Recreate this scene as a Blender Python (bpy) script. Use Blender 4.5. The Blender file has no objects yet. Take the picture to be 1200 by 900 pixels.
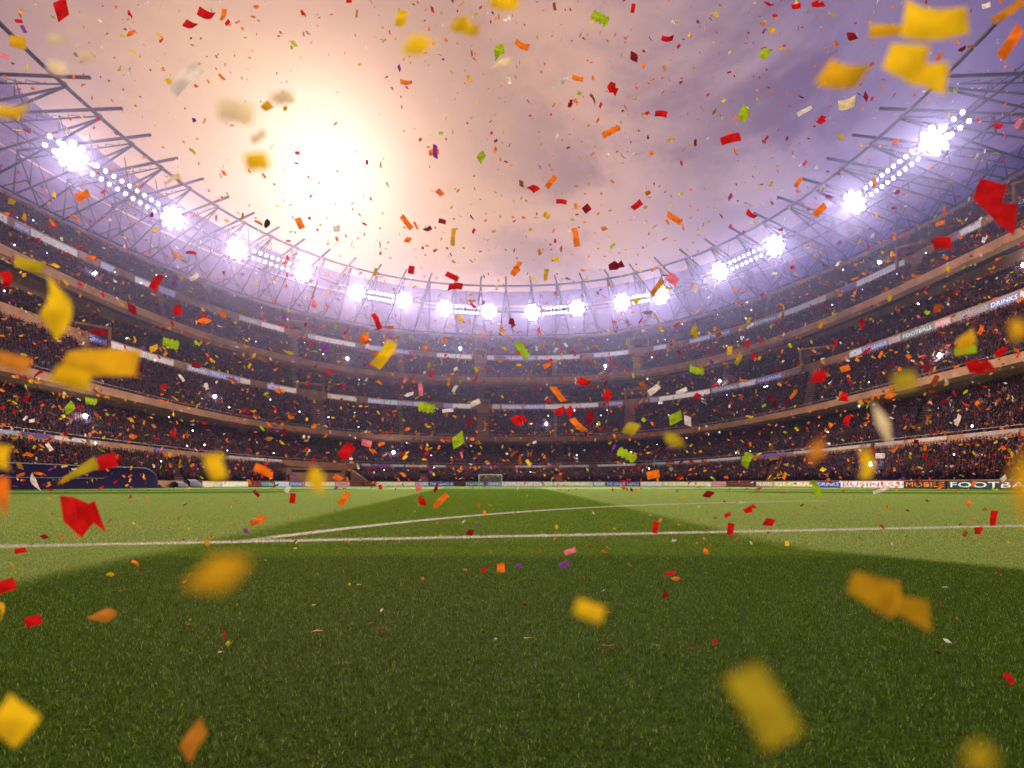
import bpy, bmesh, math, random
import numpy as np
from mathutils import Vector, Matrix

random.seed(7)
rng = np.random.default_rng(7)
S = bpy.context.scene
COL = S.collection
PI = math.pi

# ------------------------------------------------------------------ camera
F = 600.0            # focal length in photo pixels (photo 1200 px wide)
YH = 566.0           # horizon row in the photo
H = 0.75             # eye height
cd = bpy.data.cameras.new('camera')
cam = bpy.data.objects.new('camera', cd)
COL.objects.link(cam)
cam.location = (0, 0, H)
cam.rotation_euler = (PI / 2, 0, 0)
cd.sensor_width = 36
cd.lens = 18
cd.shift_y = (YH - 450) / 1200.0
cd.clip_start = 0.03
cd.clip_end = 2000
cd.dof.use_dof = True
cd.dof.focus_distance = 3.4
cd.dof.aperture_fstop = 2.8
S.camera = cam

# ------------------------------------------------------------------ render settings
S.render.engine = 'CYCLES'
S.view_settings.view_transform = 'Standard'
S.view_settings.look = 'None'
S.view_settings.exposure = 0.4
S.view_settings.gamma = 1.0
S.cycles.use_denoising = True
S.cycles.max_bounces = 4
S.cycles.diffuse_bounces = 2
S.cycles.glossy_bounces = 2
S.cycles.transmission_bounces = 3
S.cycles.transparent_max_bounces = 8
S.cycles.volume_bounces = 0
S.cycles.sample_clamp_indirect = 4.0
S.cycles.caustics_reflective = False
S.cycles.caustics_refractive = False

# ------------------------------------------------------------------ sun and sky
SUN = Vector((-0.358, 1.0, 0.618)).normalized()
SUN_EL = math.asin(SUN.z)
SUN_AZ = math.atan2(SUN.x, SUN.y)
sl = bpy.data.lights.new('sun', 'SUN')
sl.energy = 2.3
sl.angle = math.radians(10)
sl.color = (1.0, 0.55, 0.28)
so = bpy.data.objects.new('sun', sl)
COL.objects.link(so)
so.rotation_euler = SUN.to_track_quat('Z', 'Y').to_euler()
so.location = (0, 0, 200)


class NT:
    """small helper for node trees"""
    def __init__(self, tree):
        self.t = tree
        self.n = tree.nodes
        self.l = tree.links

    def new(self, typ, **kw):
        n = self.n.new(typ)
        for k, v in kw.items():
            setattr(n, k, v)
        return n

    def put(self, sock, v):
        if hasattr(v, 'is_output'):
            self.l.new(v, sock)
        else:
            sock.default_value = v

    def math(self, op, a, b=0.0, c=0.0, clamp=False):
        n = self.new('ShaderNodeMath', operation=op, use_clamp=clamp)
        self.put(n.inputs[0], a)
        self.put(n.inputs[1], b)
        self.put(n.inputs[2], c)
        return n.outputs[0]

    def vmath(self, op, a, b=(0, 0, 0)):
        n = self.new('ShaderNodeVectorMath', operation=op)
        self.put(n.inputs[0], a)
        self.put(n.inputs[1], b)
        return n

    def mix(self, f, a, b, mode='MIX'):
        n = self.new('ShaderNodeMix', data_type='RGBA', blend_type=mode)
        self.put(n.inputs[0], f)
        self.put(n.inputs[6], a)
        self.put(n.inputs[7], b)
        return n.outputs[2]

    def noise(self, vec, scale, detail=4, rough=0.55, dist=0.0):
        n = self.new('ShaderNodeTexNoise')
        if vec is not None:
            self.l.new(vec, n.inputs['Vector'])
        n.inputs['Scale'].default_value = scale
        n.inputs['Detail'].default_value = detail
        n.inputs['Roughness'].default_value = rough
        n.inputs['Distortion'].default_value = dist
        return n.outputs[0]

    def ramp(self, f, stops, interp='LINEAR'):
        n = self.new('ShaderNodeValToRGB')
        cr = n.color_ramp
        cr.interpolation = interp
        while len(cr.elements) < len(stops):
            cr.elements.new(0.5)
        for e, (p, c) in zip(cr.elements, stops):
            e.position = p
            e.color = (*c, 1) if len(c) == 3 else c
        self.put(n.inputs[0], f)
        return n.outputs[0]

    def smooth(self, v, a, b):
        n = self.new('ShaderNodeMapRange', interpolation_type='SMOOTHSTEP')
        self.put(n.inputs[0], v)
        n.inputs[1].default_value = a
        n.inputs[2].default_value = b
        return n.outputs[0]


W = bpy.data.worlds.new('World')
S.world = W
W.use_nodes = True
wt = NT(W.node_tree)
wt.n.clear()
w_out = wt.new('ShaderNodeOutputWorld')
bg = wt.new('ShaderNodeBackground')
bg.inputs[1].default_value = 0.056
wt.l.new(bg.outputs[0], w_out.inputs[0])
sky = wt.new('ShaderNodeTexSky', sky_type='NISHITA')
sky.sun_disc = False
sky.sun_elevation = SUN_EL
sky.sun_rotation = SUN_AZ
geo = wt.new('ShaderNodeTexCoord')
D = wt.vmath('NORMALIZE', geo.outputs['Generated']).outputs[0]
sep = wt.new('ShaderNodeSeparateXYZ')
wt.l.new(D, sep.inputs[0])
# cloud sheet coordinates: the direction projected on a high flat deck
zz = wt.math('MAXIMUM', wt.math('ADD', sep.outputs[2], 0.18), 0.06)
cmb = wt.new('ShaderNodeCombineXYZ')
wt.l.new(wt.math('DIVIDE', sep.outputs[0], zz), cmb.inputs[0])
wt.l.new(wt.math('DIVIDE', sep.outputs[1], zz), cmb.inputs[1])
cmb.inputs[2].default_value = 3.7
n1 = wt.noise(cmb.outputs[0], 1.5, 8, 0.62, 0.25)
n2 = wt.noise(cmb.outputs[0], 3.1, 6, 0.6, 0.3)
nn = wt.math('ADD', wt.math('MULTIPLY', n1, 0.6), wt.math('MULTIPLY', n2, 0.4))
ang = wt.math('ARCCOSINE', wt.vmath('DOT_PRODUCT', D, tuple(SUN)).outputs[1])
angn = wt.math('ADD', ang, wt.math('MULTIPLY', wt.math('SUBTRACT', nn, 0.5), 0.30))
K = 10.0
base = wt.ramp(wt.math('DIVIDE', angn, 1.6, clamp=True), [
    (0.00, (1.0, 0.80, 0.50)),
    (0.08, (0.98, 0.66, 0.38)),
    (0.16, (1.0, 0.56, 0.34)),
    (0.26, (1.0, 0.57, 0.44)),
    (0.36, (0.76, 0.48, 0.51)),
    (0.47, (0.43, 0.29, 0.50)),
    (0.62, (0.17, 0.105, 0.34)),
    (1.00, (0.12, 0.085, 0.25))])
cloud_dark = wt.ramp(wt.math('DIVIDE', angn, 1.6, clamp=True), [
    (0.00, (1.0, 0.80, 0.55)),
    (0.12, (0.90, 0.52, 0.34)),
    (0.30, (0.42, 0.23, 0.28)),
    (0.50, (0.20, 0.115, 0.29)),
    (1.00, (0.10, 0.08, 0.18))])
cf = wt.smooth(nn, 0.44, 0.58)
# two darker cloud banks: low over the far stand and high on the right
for bx, by, r1, amt in ((592, 300, .16, 1.6), (940, 135, .30, 1.1)):
    bd = Vector(((bx - 600) / F, 1, (YH - by) / F)).normalized()
    bl = wt.smooth(wt.math('ARCCOSINE', wt.vmath('DOT_PRODUCT', D, tuple(bd)).outputs[1]), r1, .0)
    cf = wt.math('MAXIMUM', cf, wt.math('MULTIPLY', wt.math('MULTIPLY', bl, amt), wt.smooth(n2, .40, .58)), clamp=True)
skyc = wt.mix(wt.math('MULTIPLY', cf, 0.85), base, cloud_dark)
# the sun's disc and aureole behind thin cloud
core = wt.math('POWER', wt.math('SUBTRACT', 1.0, wt.smooth(ang, 0.0, 0.25)), 2.4)
core2 = wt.math('POWER', wt.math('SUBTRACT', 1.0, wt.smooth(ang, 0.0, 0.6)), 3.0)
glow = wt.mix(core, (0, 0, 0, 1), (.62, .53, .38, 1))
glow2 = wt.mix(core2, (0, 0, 0, 1), (0.12, 0.06, 0.03, 1))
tot = wt.mix(1.0, skyc, glow, 'ADD')
tot = wt.mix(1.0, tot, glow2, 'ADD')
scl = wt.vmath('SCALE', tot)
scl.inputs[3].default_value = K * 0.92
final = wt.mix(0.08, scl.outputs[0], sky.outputs[0])
wt.l.new(final, bg.inputs[0])


# ------------------------------------------------------------------ object helpers
def tag(o, label=None, cat=None, group=None, kind=None):
    if label:
        o['label'] = label
    if cat:
        o['category'] = cat
    if group:
        o['group'] = group
    if kind:
        o['kind'] = kind
    return o


def empty(name, loc=(0, 0, 0)):
    o = bpy.data.objects.new(name, None)
    o.empty_display_size = 0.2
    o.location = loc
    COL.objects.link(o)
    return o


def link(name, me, parent=None, loc=None):
    o = bpy.data.objects.new(name, me)
    COL.objects.link(o)
    if parent is not None:
        o.parent = parent
    if loc is not None:
        o.location = loc
    return o


def mesh(name, v, f, mats, smooth=False, mi=None):
    me = bpy.data.meshes.new(name)
    v = [tuple(map(float, p)) for p in v]
    me.from_pydata(v, [], [tuple(int(i) for i in q) for q in f])
    for m in (mats if isinstance(mats, (list, tuple)) else [mats]):
        me.materials.append(m)
    if mi is not None:
        me.polygons.foreach_set('material_index', np.array(mi, dtype=np.int32))
    if smooth:
        me.polygons.foreach_set('use_smooth', np.ones(len(me.polygons), dtype=bool))
    me.update()
    return me


class MB:
    """collects simple solids into one mesh"""
    def __init__(self):
        self.v, self.f = [], []

    def add(self, v, f):
        b = len(self.v)
        self.v += [tuple(p) for p in v]
        self.f += [tuple(i + b for i in q) for q in f]

    def box(self, c, sx, sy, sz, ax=None):
        ax = ax or (Vector((1, 0, 0)), Vector((0, 1, 0)), Vector((0, 0, 1)))
        c = Vector(c)
        v = []
        for k in (-.5, .5):
            for j in (-.5, .5):
                for i in (-.5, .5):
                    v.append(c + ax[0] * (i * sx) + ax[1] * (j * sy) + ax[2] * (k * sz))
        self.add(v, [(0, 2, 3, 1), (4, 5, 7, 6), (0, 1, 5, 4), (2, 6, 7, 3), (0, 4, 6, 2), (1, 3, 7, 5)])

    def tube(self, pts, r, n=6, r2=None, closed=False):
        pts = [Vector(p) for p in pts]
        m = len(pts)
        rings = []
        for i, p in enumerate(pts):
            a = pts[(i - 1) % m] if closed else pts[max(i - 1, 0)]
            b = pts[(i + 1) % m] if closed else pts[min(i + 1, m - 1)]
            d = (b - a).normalized()
            up = Vector((0, 0, 1)) if abs(d.z) < 0.95 else Vector((1, 0, 0))
            u = d.cross(up).normalized()
            w = u.cross(d)
            rr = r if r2 is None else r + (r2 - r) * i / max(m - 1, 1)
            rings.append([p + u * (rr * math.cos(2 * PI * k / n)) + w * (rr * math.sin(2 * PI * k / n)) for k in range(n)])
        v = [q for rg in rings for q in rg]
        f = []
        for i in range(m if closed else m - 1):
            j = (i + 1) % m
            for k in range(n):
                k2 = (k + 1) % n
                f.append((i * n + k, i * n + k2, j * n + k2, j * n + k))
        if not closed:
            f.append(tuple(range(n))[::-1])
            f.append(tuple((m - 1) * n + k for k in range(n)))
        self.add(v, f)

    def build(self, name, mats, parent=None, smooth=False):
        return link(name, mesh(name, self.v, self.f, mats, smooth), parent)


def new_mat(name):
    m = bpy.data.materials.new(name)
    m.use_nodes = True
    t = NT(m.node_tree)
    t.n.clear()
    out = t.new('ShaderNodeOutputMaterial')
    return m, t, out


def pbr(name, col, rough=0.7, metal=0.0, var=0.25, scale=3.0, bump=0.0, emit=None, es=0.0, col2=None, spec=.25):
    m, t, out = new_mat(name)
    b = t.new('ShaderNodeBsdfPrincipled')
    t.l.new(b.outputs[0], out.inputs[0])
    tc = t.new('ShaderNodeTexCoord')
    nz = t.noise(tc.outputs['Object'], scale, 5, 0.6)
    if col2 is None:
        col2 = tuple(c * (1 - var) for c in col)
    f = t.smooth(nz, 0.32, 0.68)
    t.l.new(t.mix(f, (*col, 1), (*col2, 1)), b.inputs['Base Color'])
    b.inputs['Roughness'].default_value = rough
    b.inputs['Metallic'].default_value = metal
    b.inputs['Specular IOR Level'].default_value = spec
    if bump:
        bp = t.new('ShaderNodeBump')
        bp.inputs['Strength'].default_value = bump
        t.l.new(nz, bp.inputs['Height'])
        t.l.new(bp.outputs[0], b.inputs['Normal'])
    if emit:
        b.inputs['Emission Color'].default_value = (*emit, 1)
        b.inputs['Emission Strength'].default_value = es
    return m


def emis(name, col, s, sampled=False):
    m, t, out = new_mat(name)
    e = t.new('ShaderNodeEmission')
    e.inputs[0].default_value = (*col, 1)
    e.inputs[1].default_value = s
    t.l.new(e.outputs[0], out.inputs[0])
    m.cycles.emission_sampling = 'FRONT' if sampled else 'NONE'
    return m


def px(P):
    return 600 + F * P[0] / P[1], YH - F * (P[2] - H) / P[1]


def at(x, y, Y):
    return Vector(((x - 600) / F * Y, Y, H + (YH - y) / F * Y))


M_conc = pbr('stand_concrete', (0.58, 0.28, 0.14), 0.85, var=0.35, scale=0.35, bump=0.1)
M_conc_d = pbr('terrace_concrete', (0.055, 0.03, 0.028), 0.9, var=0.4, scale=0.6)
M_conc_l = pbr('stair_concrete', (0.46, 0.26, 0.17), 0.85, var=0.3, scale=0.8)
M_steel = pbr('roof_steel', (0.022, 0.018, 0.032), 0.6, 0.0, var=0.3, scale=0.5)
M_dark = pbr('dark_opening', (0.025, 0.018, 0.02), 0.9)
M_rail = pbr('railing_metal', (0.16, 0.11, 0.09), 0.5, 0.5)

# ------------------------------------------------------------------ the oval bowl: plan curves and heights
NA = 360
PHI = np.linspace(0, 2 * PI, NA, endpoint=False)


def plan(s):
    a, b, yc, n = 54 + 44 * s, 60 + 52 * s, 54 + 24 * s, 3.0 - 0.6 * s
    c, d = np.cos(PHI), np.sin(PHI)
    r = (np.abs(c / a) ** n + np.abs(d / b) ** n) ** (-1.0 / n)
    return r * c, yc + r * d


def heights(s, poly):
    """height round the ring so that its edge passes through the photographed line; held level outside the frame"""
    X, Y = plan(s)
    ok = (Y > 8) & (np.abs(X) < 1.0 * Y)
    xs = 600 + F * X / np.where(ok, Y, 1)
    p = np.array(poly, float)
    z = H + (YH - np.interp(xs, p[:, 0], p[:, 1])) / F * Y
    idx = np.where(ok)[0]
    ph = PHI[idx]
    o = np.argsort(ph)
    zz_ = np.interp(PHI, ph[o], z[idx][o], period=2 * PI)
    k = np.exp(-0.5 * (np.arange(-24, 25) / 9.0) ** 2)
    k /= k.sum()
    for _ in range(2):
        zz_ = np.convolve(np.concatenate([zz_[-24:], zz_, zz_[:24]]), k, 'valid')
    return zz_


E = {
    'lip2': (.175, [(0, 502), (60, 509), (140, 519), (200, 525), (271, 535.5), (324, 539), (400, 542.5), (467, 545), (600, 546), (700, 545), (800, 542), (871, 534), (924, 528.5), (1000, 521), (1089, 512), (1200, 502)]),
    'lip3': (.33, [(0, 424), (108, 446), (160, 460), (200, 470.5), (253, 486), (324, 497), (400, 506.5), (483, 511), (567, 512), (700, 512), (767, 508), (800, 505), (853, 495), (907, 484), (960, 472), (1000, 460.5), (1067, 443), (1133, 429), (1200, 412)]),
    'conc3': (.42, [(0, 442), (160, 480), (200, 488), (253, 498), (400, 515), (500, 519.5), (600, 520.5), (700, 518), (800, 512), (853, 503), (915, 495), (1000, 473), (1133, 452), (1200, 434)]),
    'led3': (.55, [(0, 360), (104, 396), (124, 401), (160, 412), (200, 425), (260, 441), (330, 456), (408, 468), (500, 475), (582, 478), (650, 478), (720, 475.5), (800, 465), (832, 458), (880, 450), (940, 434), (1022, 404), (1084, 382), (1144, 364), (1200, 345)]),
    'lip4': (.58, [(0, 284), (60, 312), (100, 332), (140, 351), (200, 377), (260, 396), (320, 413), (400, 430), (450, 437), (517, 441), (600, 443.5), (717, 441), (750, 437.5), (800, 428), (870, 406), (920, 390), (960, 376), (1000, 358), (1055, 332), (1111, 305), (1155, 286), (1200, 264)]),
    'conc4': (.69, [(0, 335), (130, 368), (200, 392), (260, 408), (320, 424), (360, 433), (500, 449), (600, 454), (650, 454), (750, 447), (800, 440), (860, 423), (910, 408), (1000, 376), (1133, 326), (1200, 304)]),
    'led4': (.76, [(0, 256), (40, 274), (90, 299), (160, 328), (240, 356), (288, 375), (330, 387), (400, 402), (450, 409.5), (533, 419), (600, 422), (658, 420), (725, 416), (773, 409), (820, 399), (896, 377), (930, 363), (966, 349), (1013, 328), (1058, 306), (1138, 267), (1200, 234)]),
    'rim': (1.0, [(0, 227), (50, 250), (104, 275), (140, 289), (200, 315), (300, 356), (400, 379), (500, 393), (600, 397), (700, 394), (767, 387), (800, 379), (866, 357), (908, 341), (952, 322), (1000, 303), (1060, 274), (1120, 242), (1200, 204)]),
}
Z = {k: heights(s, p) for k, (s, p) in E.items()}
flat = np.ones(NA)


def ring(s, z):
    X, Y = plan(s)
    return np.stack([X, Y, np.broadcast_to(z, (NA,))], 1)


def pos(s, z, phi):
    """a point of the ring at angle phi (z: array)"""
    X, Y = plan(s)
    g = lambda A: float(np.interp(phi, PHI, A, period=2 * PI))
    return Vector((g(X), g(Y), g(np.broadcast_to(z, (NA,)))))


def ring_mesh(name, prof, mat, parent, smooth=False):
    """prof: list of (s, z array) swept round the bowl"""
    R = [ring(s, z) for s, z in prof]
    v = np.concatenate(R)
    f = []
    for j in range(len(R) - 1):
        for i in range(NA):
            k = (i + 1) % NA
            f.append((j * NA + i, j * NA + k, (j + 1) * NA + k, (j + 1) * NA + i))
    return link(name, mesh(name, v, f, mat, smooth), parent)


def phi_of(xpix, s):
    """ring angle at which the plan curve s shows at photo column xpix"""
    X, Y = plan(s)
    ok = (Y > 8) & (np.abs(X) < 1.6 * Y) & (PHI < PI * 1.1)
    ok |= (Y > 8) & (np.abs(X) < 1.6 * Y) & (PHI > PI * 1.9)
    ph = np.where(PHI > 1.6 * PI, PHI - 2 * PI, PHI)[ok]
    xs = (600 + F * X / np.where(Y == 0, 1, Y))[ok]
    o = np.argsort(xs)
    return float(np.interp(xpix, xs[o], ph[o]))


stand = tag(empty('stadium_stand', (0, 60, 0)), 'three tiered oval stadium stand packed with spectators around the pitch', 'stadium')
stand.location = (0, 0, 0)

TIERS = [  # name, s front, s back, z front, z back, rows
    ('T1', .035, .165, 0.9 * flat, Z['lip2'] - 2.1, 11),
    ('T2', .185, .42, Z['lip2'] - 1.0, Z['conc3'] - 1.6, 18),
    ('T3', .34, .545, Z['lip3'] - 1.0, Z['led3'] - 1.9, 17),
    ('T3b', .562, .69, Z['led3'] + 0.5, Z['conc4'] - 1.6, 11),
    ('T4', .59, .755, Z['lip4'] - 1.0, Z['led4'] - 1.9, 14),
    ('T4b', .772, .985, Z['led4'] + 0.5, Z['rim'] - 1.9, 18),
]
# stairways: (tier, photo column, width m)
AISLES = [('T1', 205, 1.6), ('T1', 497, 1.8), ('T1', 655, 1.8), ('T1', 905, 1.6),
          ('T2', 497, 2.0), ('T2', 290, 1.6), ('T2', 655, 2.0), ('T2', 905, 1.6), ('T2', 1080, 1.6),
          ('T3', 372, 4.2), ('T3', 566, 3.6), ('T3', 738, 3.4), ('T3', 105, 2.2), ('T3', 470, 1.3), ('T3', 650, 1.3), ('T3', 950, 2.2),
          ('T3b', 345, 1.6), ('T3b', 563, 2.6), ('T3b', 745, 2.6), ('T3b', 850, 1.4), ('T3b', 470, 1.4),
          ('T4', 344, 2.4), ('T4', 563, 3.8), ('T4', 748, 3.2), ('T4', 470, 2.0), ('T4', 650, 1.6), ('T4', 1070, 2.6), ('T4', 190, 1.5),
          ('T4b', 563, 3.4), ('T4b', 745, 2.4), ('T4b', 425, 1.6), ('T4b', 1060, 1.6), ('T4b', 900, 1.4), ('T4b', 240, 1.4)]
TD = {t[0]: t for t in TIERS}


def tier_row(t, q):
    _, s0, s1, z0, z1, R = t
    u = q / R
    return s0 + (s1 - s0) * u, z0 + (z1 - z0) * (u * 0.92 + 0.08 * u * u)


for t in TIERS:
    prof = [(t[1], t[3] - 0.6)]
    for q in range(t[5]):
        s, z = tier_row(t, q)
        prof.append((s, z))
        s2, _ = tier_row(t, q + 1)
        prof.append((s2, z))
    s, z = tier_row(t, t[5])
    prof.append((s, z))
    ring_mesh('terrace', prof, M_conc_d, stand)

# walls, fascias and soffits
ring_mesh('pitch_wall', [(.02, 0 * flat), (.02, 1.15 * flat), (.034, 1.15 * flat), (.034, .3 * flat)], M_conc, stand)
z = Z['lip2']
ring_mesh('fascia', [(.172, z - 1.35), (.168, z - 1.3), (.168, z), (.176, z), (.182, z - .9), (.186, z - 1.3)], M_conc, stand)
z = Z['lip3']
ring_mesh('fascia', [(.345, z - 1.75), (.326, z - 1.35), (.322, z - 1.3), (.322, z), (.333, z), (.337, z - .9), (.341, z - 1.3)], M_conc, stand)
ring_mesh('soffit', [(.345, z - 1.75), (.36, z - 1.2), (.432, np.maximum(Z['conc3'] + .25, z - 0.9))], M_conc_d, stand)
ring_mesh('back_wall', [(.422, Z['conc3'] - 1.7), (.422, np.maximum(Z['conc3'] + .9, z - 0.5))], M_conc, stand)
z = Z['lip4']
ring_mesh('fascia', [(.592, z - 2.1), (.576, z - 1.55), (.572, z - 1.5), (.572, z), (.583, z), (.588, z - .9), (.592, z - 1.3)], M_conc, stand)
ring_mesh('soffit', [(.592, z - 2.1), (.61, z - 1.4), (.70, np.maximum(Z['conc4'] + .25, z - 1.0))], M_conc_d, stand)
ring_mesh('back_wall', [(.692, Z['conc4'] - 1.7), (.692, np.maximum(Z['conc4'] + .9, z - 0.6))], M_conc, stand)
for k, s0 in (('led3', .546), ('led4', .756)):
    z = Z[k]
    ring_mesh('parapet', [(s0, z - 2.6), (s0, z + .95), (s0 + .012, z + .95), (s0 + .014, z + .4)], M_conc, stand)
z = Z['rim']
ring_mesh('rim_wall', [(.986, z - 2.0), (.986, z + .1), (1.02, z + .1), (1.02, z - 9), (1.05, z * 0)], M_conc, stand)

# hand rails on the tier fronts
for k, s0, dz in (('lip2', .172, .42), ('lip3', .327, .5), ('lip4', .577, .5)):
    R_ = ring(s0, Z[k] + dz)
    mb = MB()
    mb.tube([tuple(p) for p in R_], 0.045, 4, closed=True)
    for i in range(0, NA, 3):
        p = R_[i]
        mb.tube([(p[0], p[1], p[2] - dz), tuple(p)], 0.03, 4)
    mb.build('handrail', M_rail, stand)

# stairways
for tn, xp, wd in AISLES:
    t = TD[tn]
    mb = MB()
    phi = phi_of(xp, (t[1] + t[2]) / 2)
    for q in range(t[5]):
        s, z = tier_row(t, q)
        s2, z2 = tier_row(t, q + 1)
        a, b = pos(s, z, phi), pos(s2, z, phi)
        dz = pos(s2, z2, phi).z - a.z
        d = Vector((b.x - a.x, b.y - a.y, 0))
        L = d.length
        d.normalize()
        sd = Vector((-d.y, d.x, 0))
        ax = (d, sd, Vector((0, 0, 1)))
        mb.box(a + d * (L * .25) + Vector((0, 0, .03)), L * .5 - .01, wd, .06, ax)
        mb.box(a + d * (L * .745) + Vector((0, 0, dz * .25 + .03)), L * .5 - .01, wd, dz * .5 + .06, ax)
    mb.build('stairway', M_conc_l, stand)

# access portals standing up out of the terraces
PORTALS = [('T3', 108, 5.5, 3.4, .5), ('T3', 364, 7.0, 3.6, .5), ('T3', 566, 4.2, 3.0, .5), ('T3', 746, 7.0, 4.6, .5), ('T3', 957, 7.0, 5.0, .5),
           ('T4', 349, 5.5, 4.6, .8), ('T4', 563, 4.4, 3.6, .8), ('T4', 748, 6.5, 4.8, .8), ('T4', 1068, 5.5, 4.0, .8), ('T4', 1210, 5, 4, .8)]
PORTAL_HOLES = []
for tn, xp, wd, ht, sc in PORTALS:
    s0, zz0 = (.546, Z['led3'] - 1.2) if tn == 'T3' else (.756, Z['led4'] - 1.2)
    phi = phi_of(xp, s0)
    a, b = pos(s0 - .004, zz0, phi), pos(s0 + .07, zz0, phi)
    d = Vector((b.x - a.x, b.y - a.y, 0))
    L = d.length
    d.normalize()
    sd = Vector((-d.y, d.x, 0))
    ax = (d, sd, Vector((0, 0, 1)))
    mb = MB()
    wl = .45
    for sg in (-1, 1):
        mb.box(a + d * (L / 2) + sd * (sg * (wd / 2 - wl / 2)) + Vector((0, 0, ht / 2)), L, wl, ht, ax)
    mb.box(a + d * (L / 2) + Vector((0, 0, ht + .2)), L + .3, wd + .1, .4, ax)
    mb.box(a + d * (L * .96) + Vector((0, 0, ht / 2)), .2, wd - 2 * wl, ht - .01, ax)
    po = mb.build('access_portal', M_conc, stand)
    md = MB()
    md.box(a + d * (L * .55) + Vector((0, 0, ht * .42)), .2, wd * .42, ht * .80, ax)
    md.build('doorway', M_dark, po)
    PORTAL_HOLES.append((tn, phi, wd))

# ------------------------------------------------------------------ lettering
_fonts = {}


def text_mesh(txt):
    """vertices and faces of a word in the built-in font, height about 1, starting at x = 0"""
    if txt in _fonts:
        return _fonts[txt]
    c = bpy.data.curves.new('lettering', 'FONT')
    c.body = txt
    c.size = 1.4
    c.resolution_u = 2
    o = bpy.data.objects.new('lettering', c)
    COL.objects.link(o)
    dg = bpy.context.evaluated_depsgraph_get()
    me = bpy.data.meshes.new_from_object(o.evaluated_get(dg))
    v = np.array([x.co[:] for x in me.vertices]) if len(me.vertices) else np.zeros((0, 3))
    f = [tuple(p.vertices) for p in me.polygons]
    bpy.data.objects.remove(o)
    bpy.data.curves.remove(c)
    v[:, 0] -= v[:, 0].min()
    v[:, 1] -= v[:, 1].min()
    v[:, 1] /= max(v[:, 1].max(), 1e-6)
    _fonts[txt] = (v, f)
    return _fonts[txt]


_mats = {}


def led_mat(col, s=0.34):
    k = ('led', col, s)
    if k not in _mats:
        m, t, out = new_mat('lit_panel')
        b = t.new('ShaderNodeBsdfPrincipled')
        t.l.new(b.outputs[0], out.inputs[0])
        tc = t.new('ShaderNodeTexCoord')
        nz = t.noise(tc.outputs['Object'], 2.5, 4, .6)
        c2 = tuple(c * .72 for c in col)
        cc = t.mix(t.smooth(nz, .3, .7), (*col, 1), (*c2, 1))
        t.l.new(cc, b.inputs['Base Color'])
        t.l.new(cc, b.inputs['Emission Color'])
        b.inputs['Emission Strength'].default_value = s
        b.inputs['Roughness'].default_value = .35
        m.cycles.emission_sampling = 'NONE'
        _mats[k] = m
    return _mats[k]


WHITE, CREAM, BLUE, TEAL, DKRED, BLACK, PINK, GREY, GOLD, RED, ORANGE, PALE = (
    (.85, .80, .78), (.80, .66, .40), (.05, .05, .38), (.02, .09, .09), (.07, .01, .012), (.012, .008, .01),
    (.75, .38, .40), (.34, .33, .40), (.74, .56, .22), (.62, .03, .06), (.75, .18, .04), (.72, .76, .86))


class Path:
    """arc-length parametrised piece of a ring, left to right in view"""
    def __init__(self, s, z, x0, x1, n=40):
        p0, p1 = phi_of(x0, s), phi_of(x1, s)
        self.p = [pos(s, z, p0 + (p1 - p0) * i / n) for i in range(n + 1)]
        d = [0.0]
        for a, b in zip(self.p, self.p[1:]):
            d.append(d[-1] + (b - a).length)
        self.d = np.array(d)
        self.L = d[-1]
        self.a = np.array([tuple(q) for q in self.p])

    def at(self, u, v, out):
        """u along, v up, out towards the pitch"""
        q = [float(np.interp(u, self.d, self.a[:, i])) for i in range(3)]
        e = .3
        t1 = [float(np.interp(min(u + e, self.L), self.d, self.a[:, i])) for i in range(2)]
        t0 = [float(np.interp(max(u - e, 0), self.d, self.a[:, i])) for i in range(2)]
        t = Vector((t1[0] - t0[0], t1[1] - t0[1]))
        t.normalize()
        n = Vector((t.y, -t.x))      # left to right, so this points to the pitch
        return Vector((q[0] + n.x * out, q[1] + n.y * out, q[2] + v))


def panel(name, path, u0, u1, h0, h1, out, thick, mat, parent):
    n = max(1, int((u1 - u0) / 1.2))
    v, f = [], []
    for i in range(n + 1):
        u = u0 + (u1 - u0) * i / n
        v += [path.at(u, h0, out), path.at(u, h1, out), path.at(u, h1, out - thick), path.at(u, h0, out - thick)]
    for i in range(n):
        a, b = i * 4, i * 4 + 4
        for k in range(4):
            k2 = (k + 1) % 4
            f.append((a + k, a + k2, b + k2, b + k))
    f += [(0, 3, 2, 1), (n * 4, n * 4 + 1, n * 4 + 2, n * 4 + 3)]
    return link(name, mesh(name, v, f, mat), parent)


def letters(txt, path, u0, u1, h0, h1, out, mat, parent, mw=None):
    v, f = text_mesh(txt)
    if not len(v):
        return
    w = v[:, 0].max()
    hh = h1 - h0
    wid = min((u1 - u0), w * hh * 1.9) if mw is None else (u1 - u0)
    off = u0 + ((u1 - u0) - wid) / 2
    vv = [path.at(off + p[0] / w * wid, h0 + p[1] * hh, out) for p in v]
    return link('lettering', mesh('lettering', vv, f, mat), parent)


def at_board(u, words, path, u0, u1, h0, h1, out, mat, parent):
    pass


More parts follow.
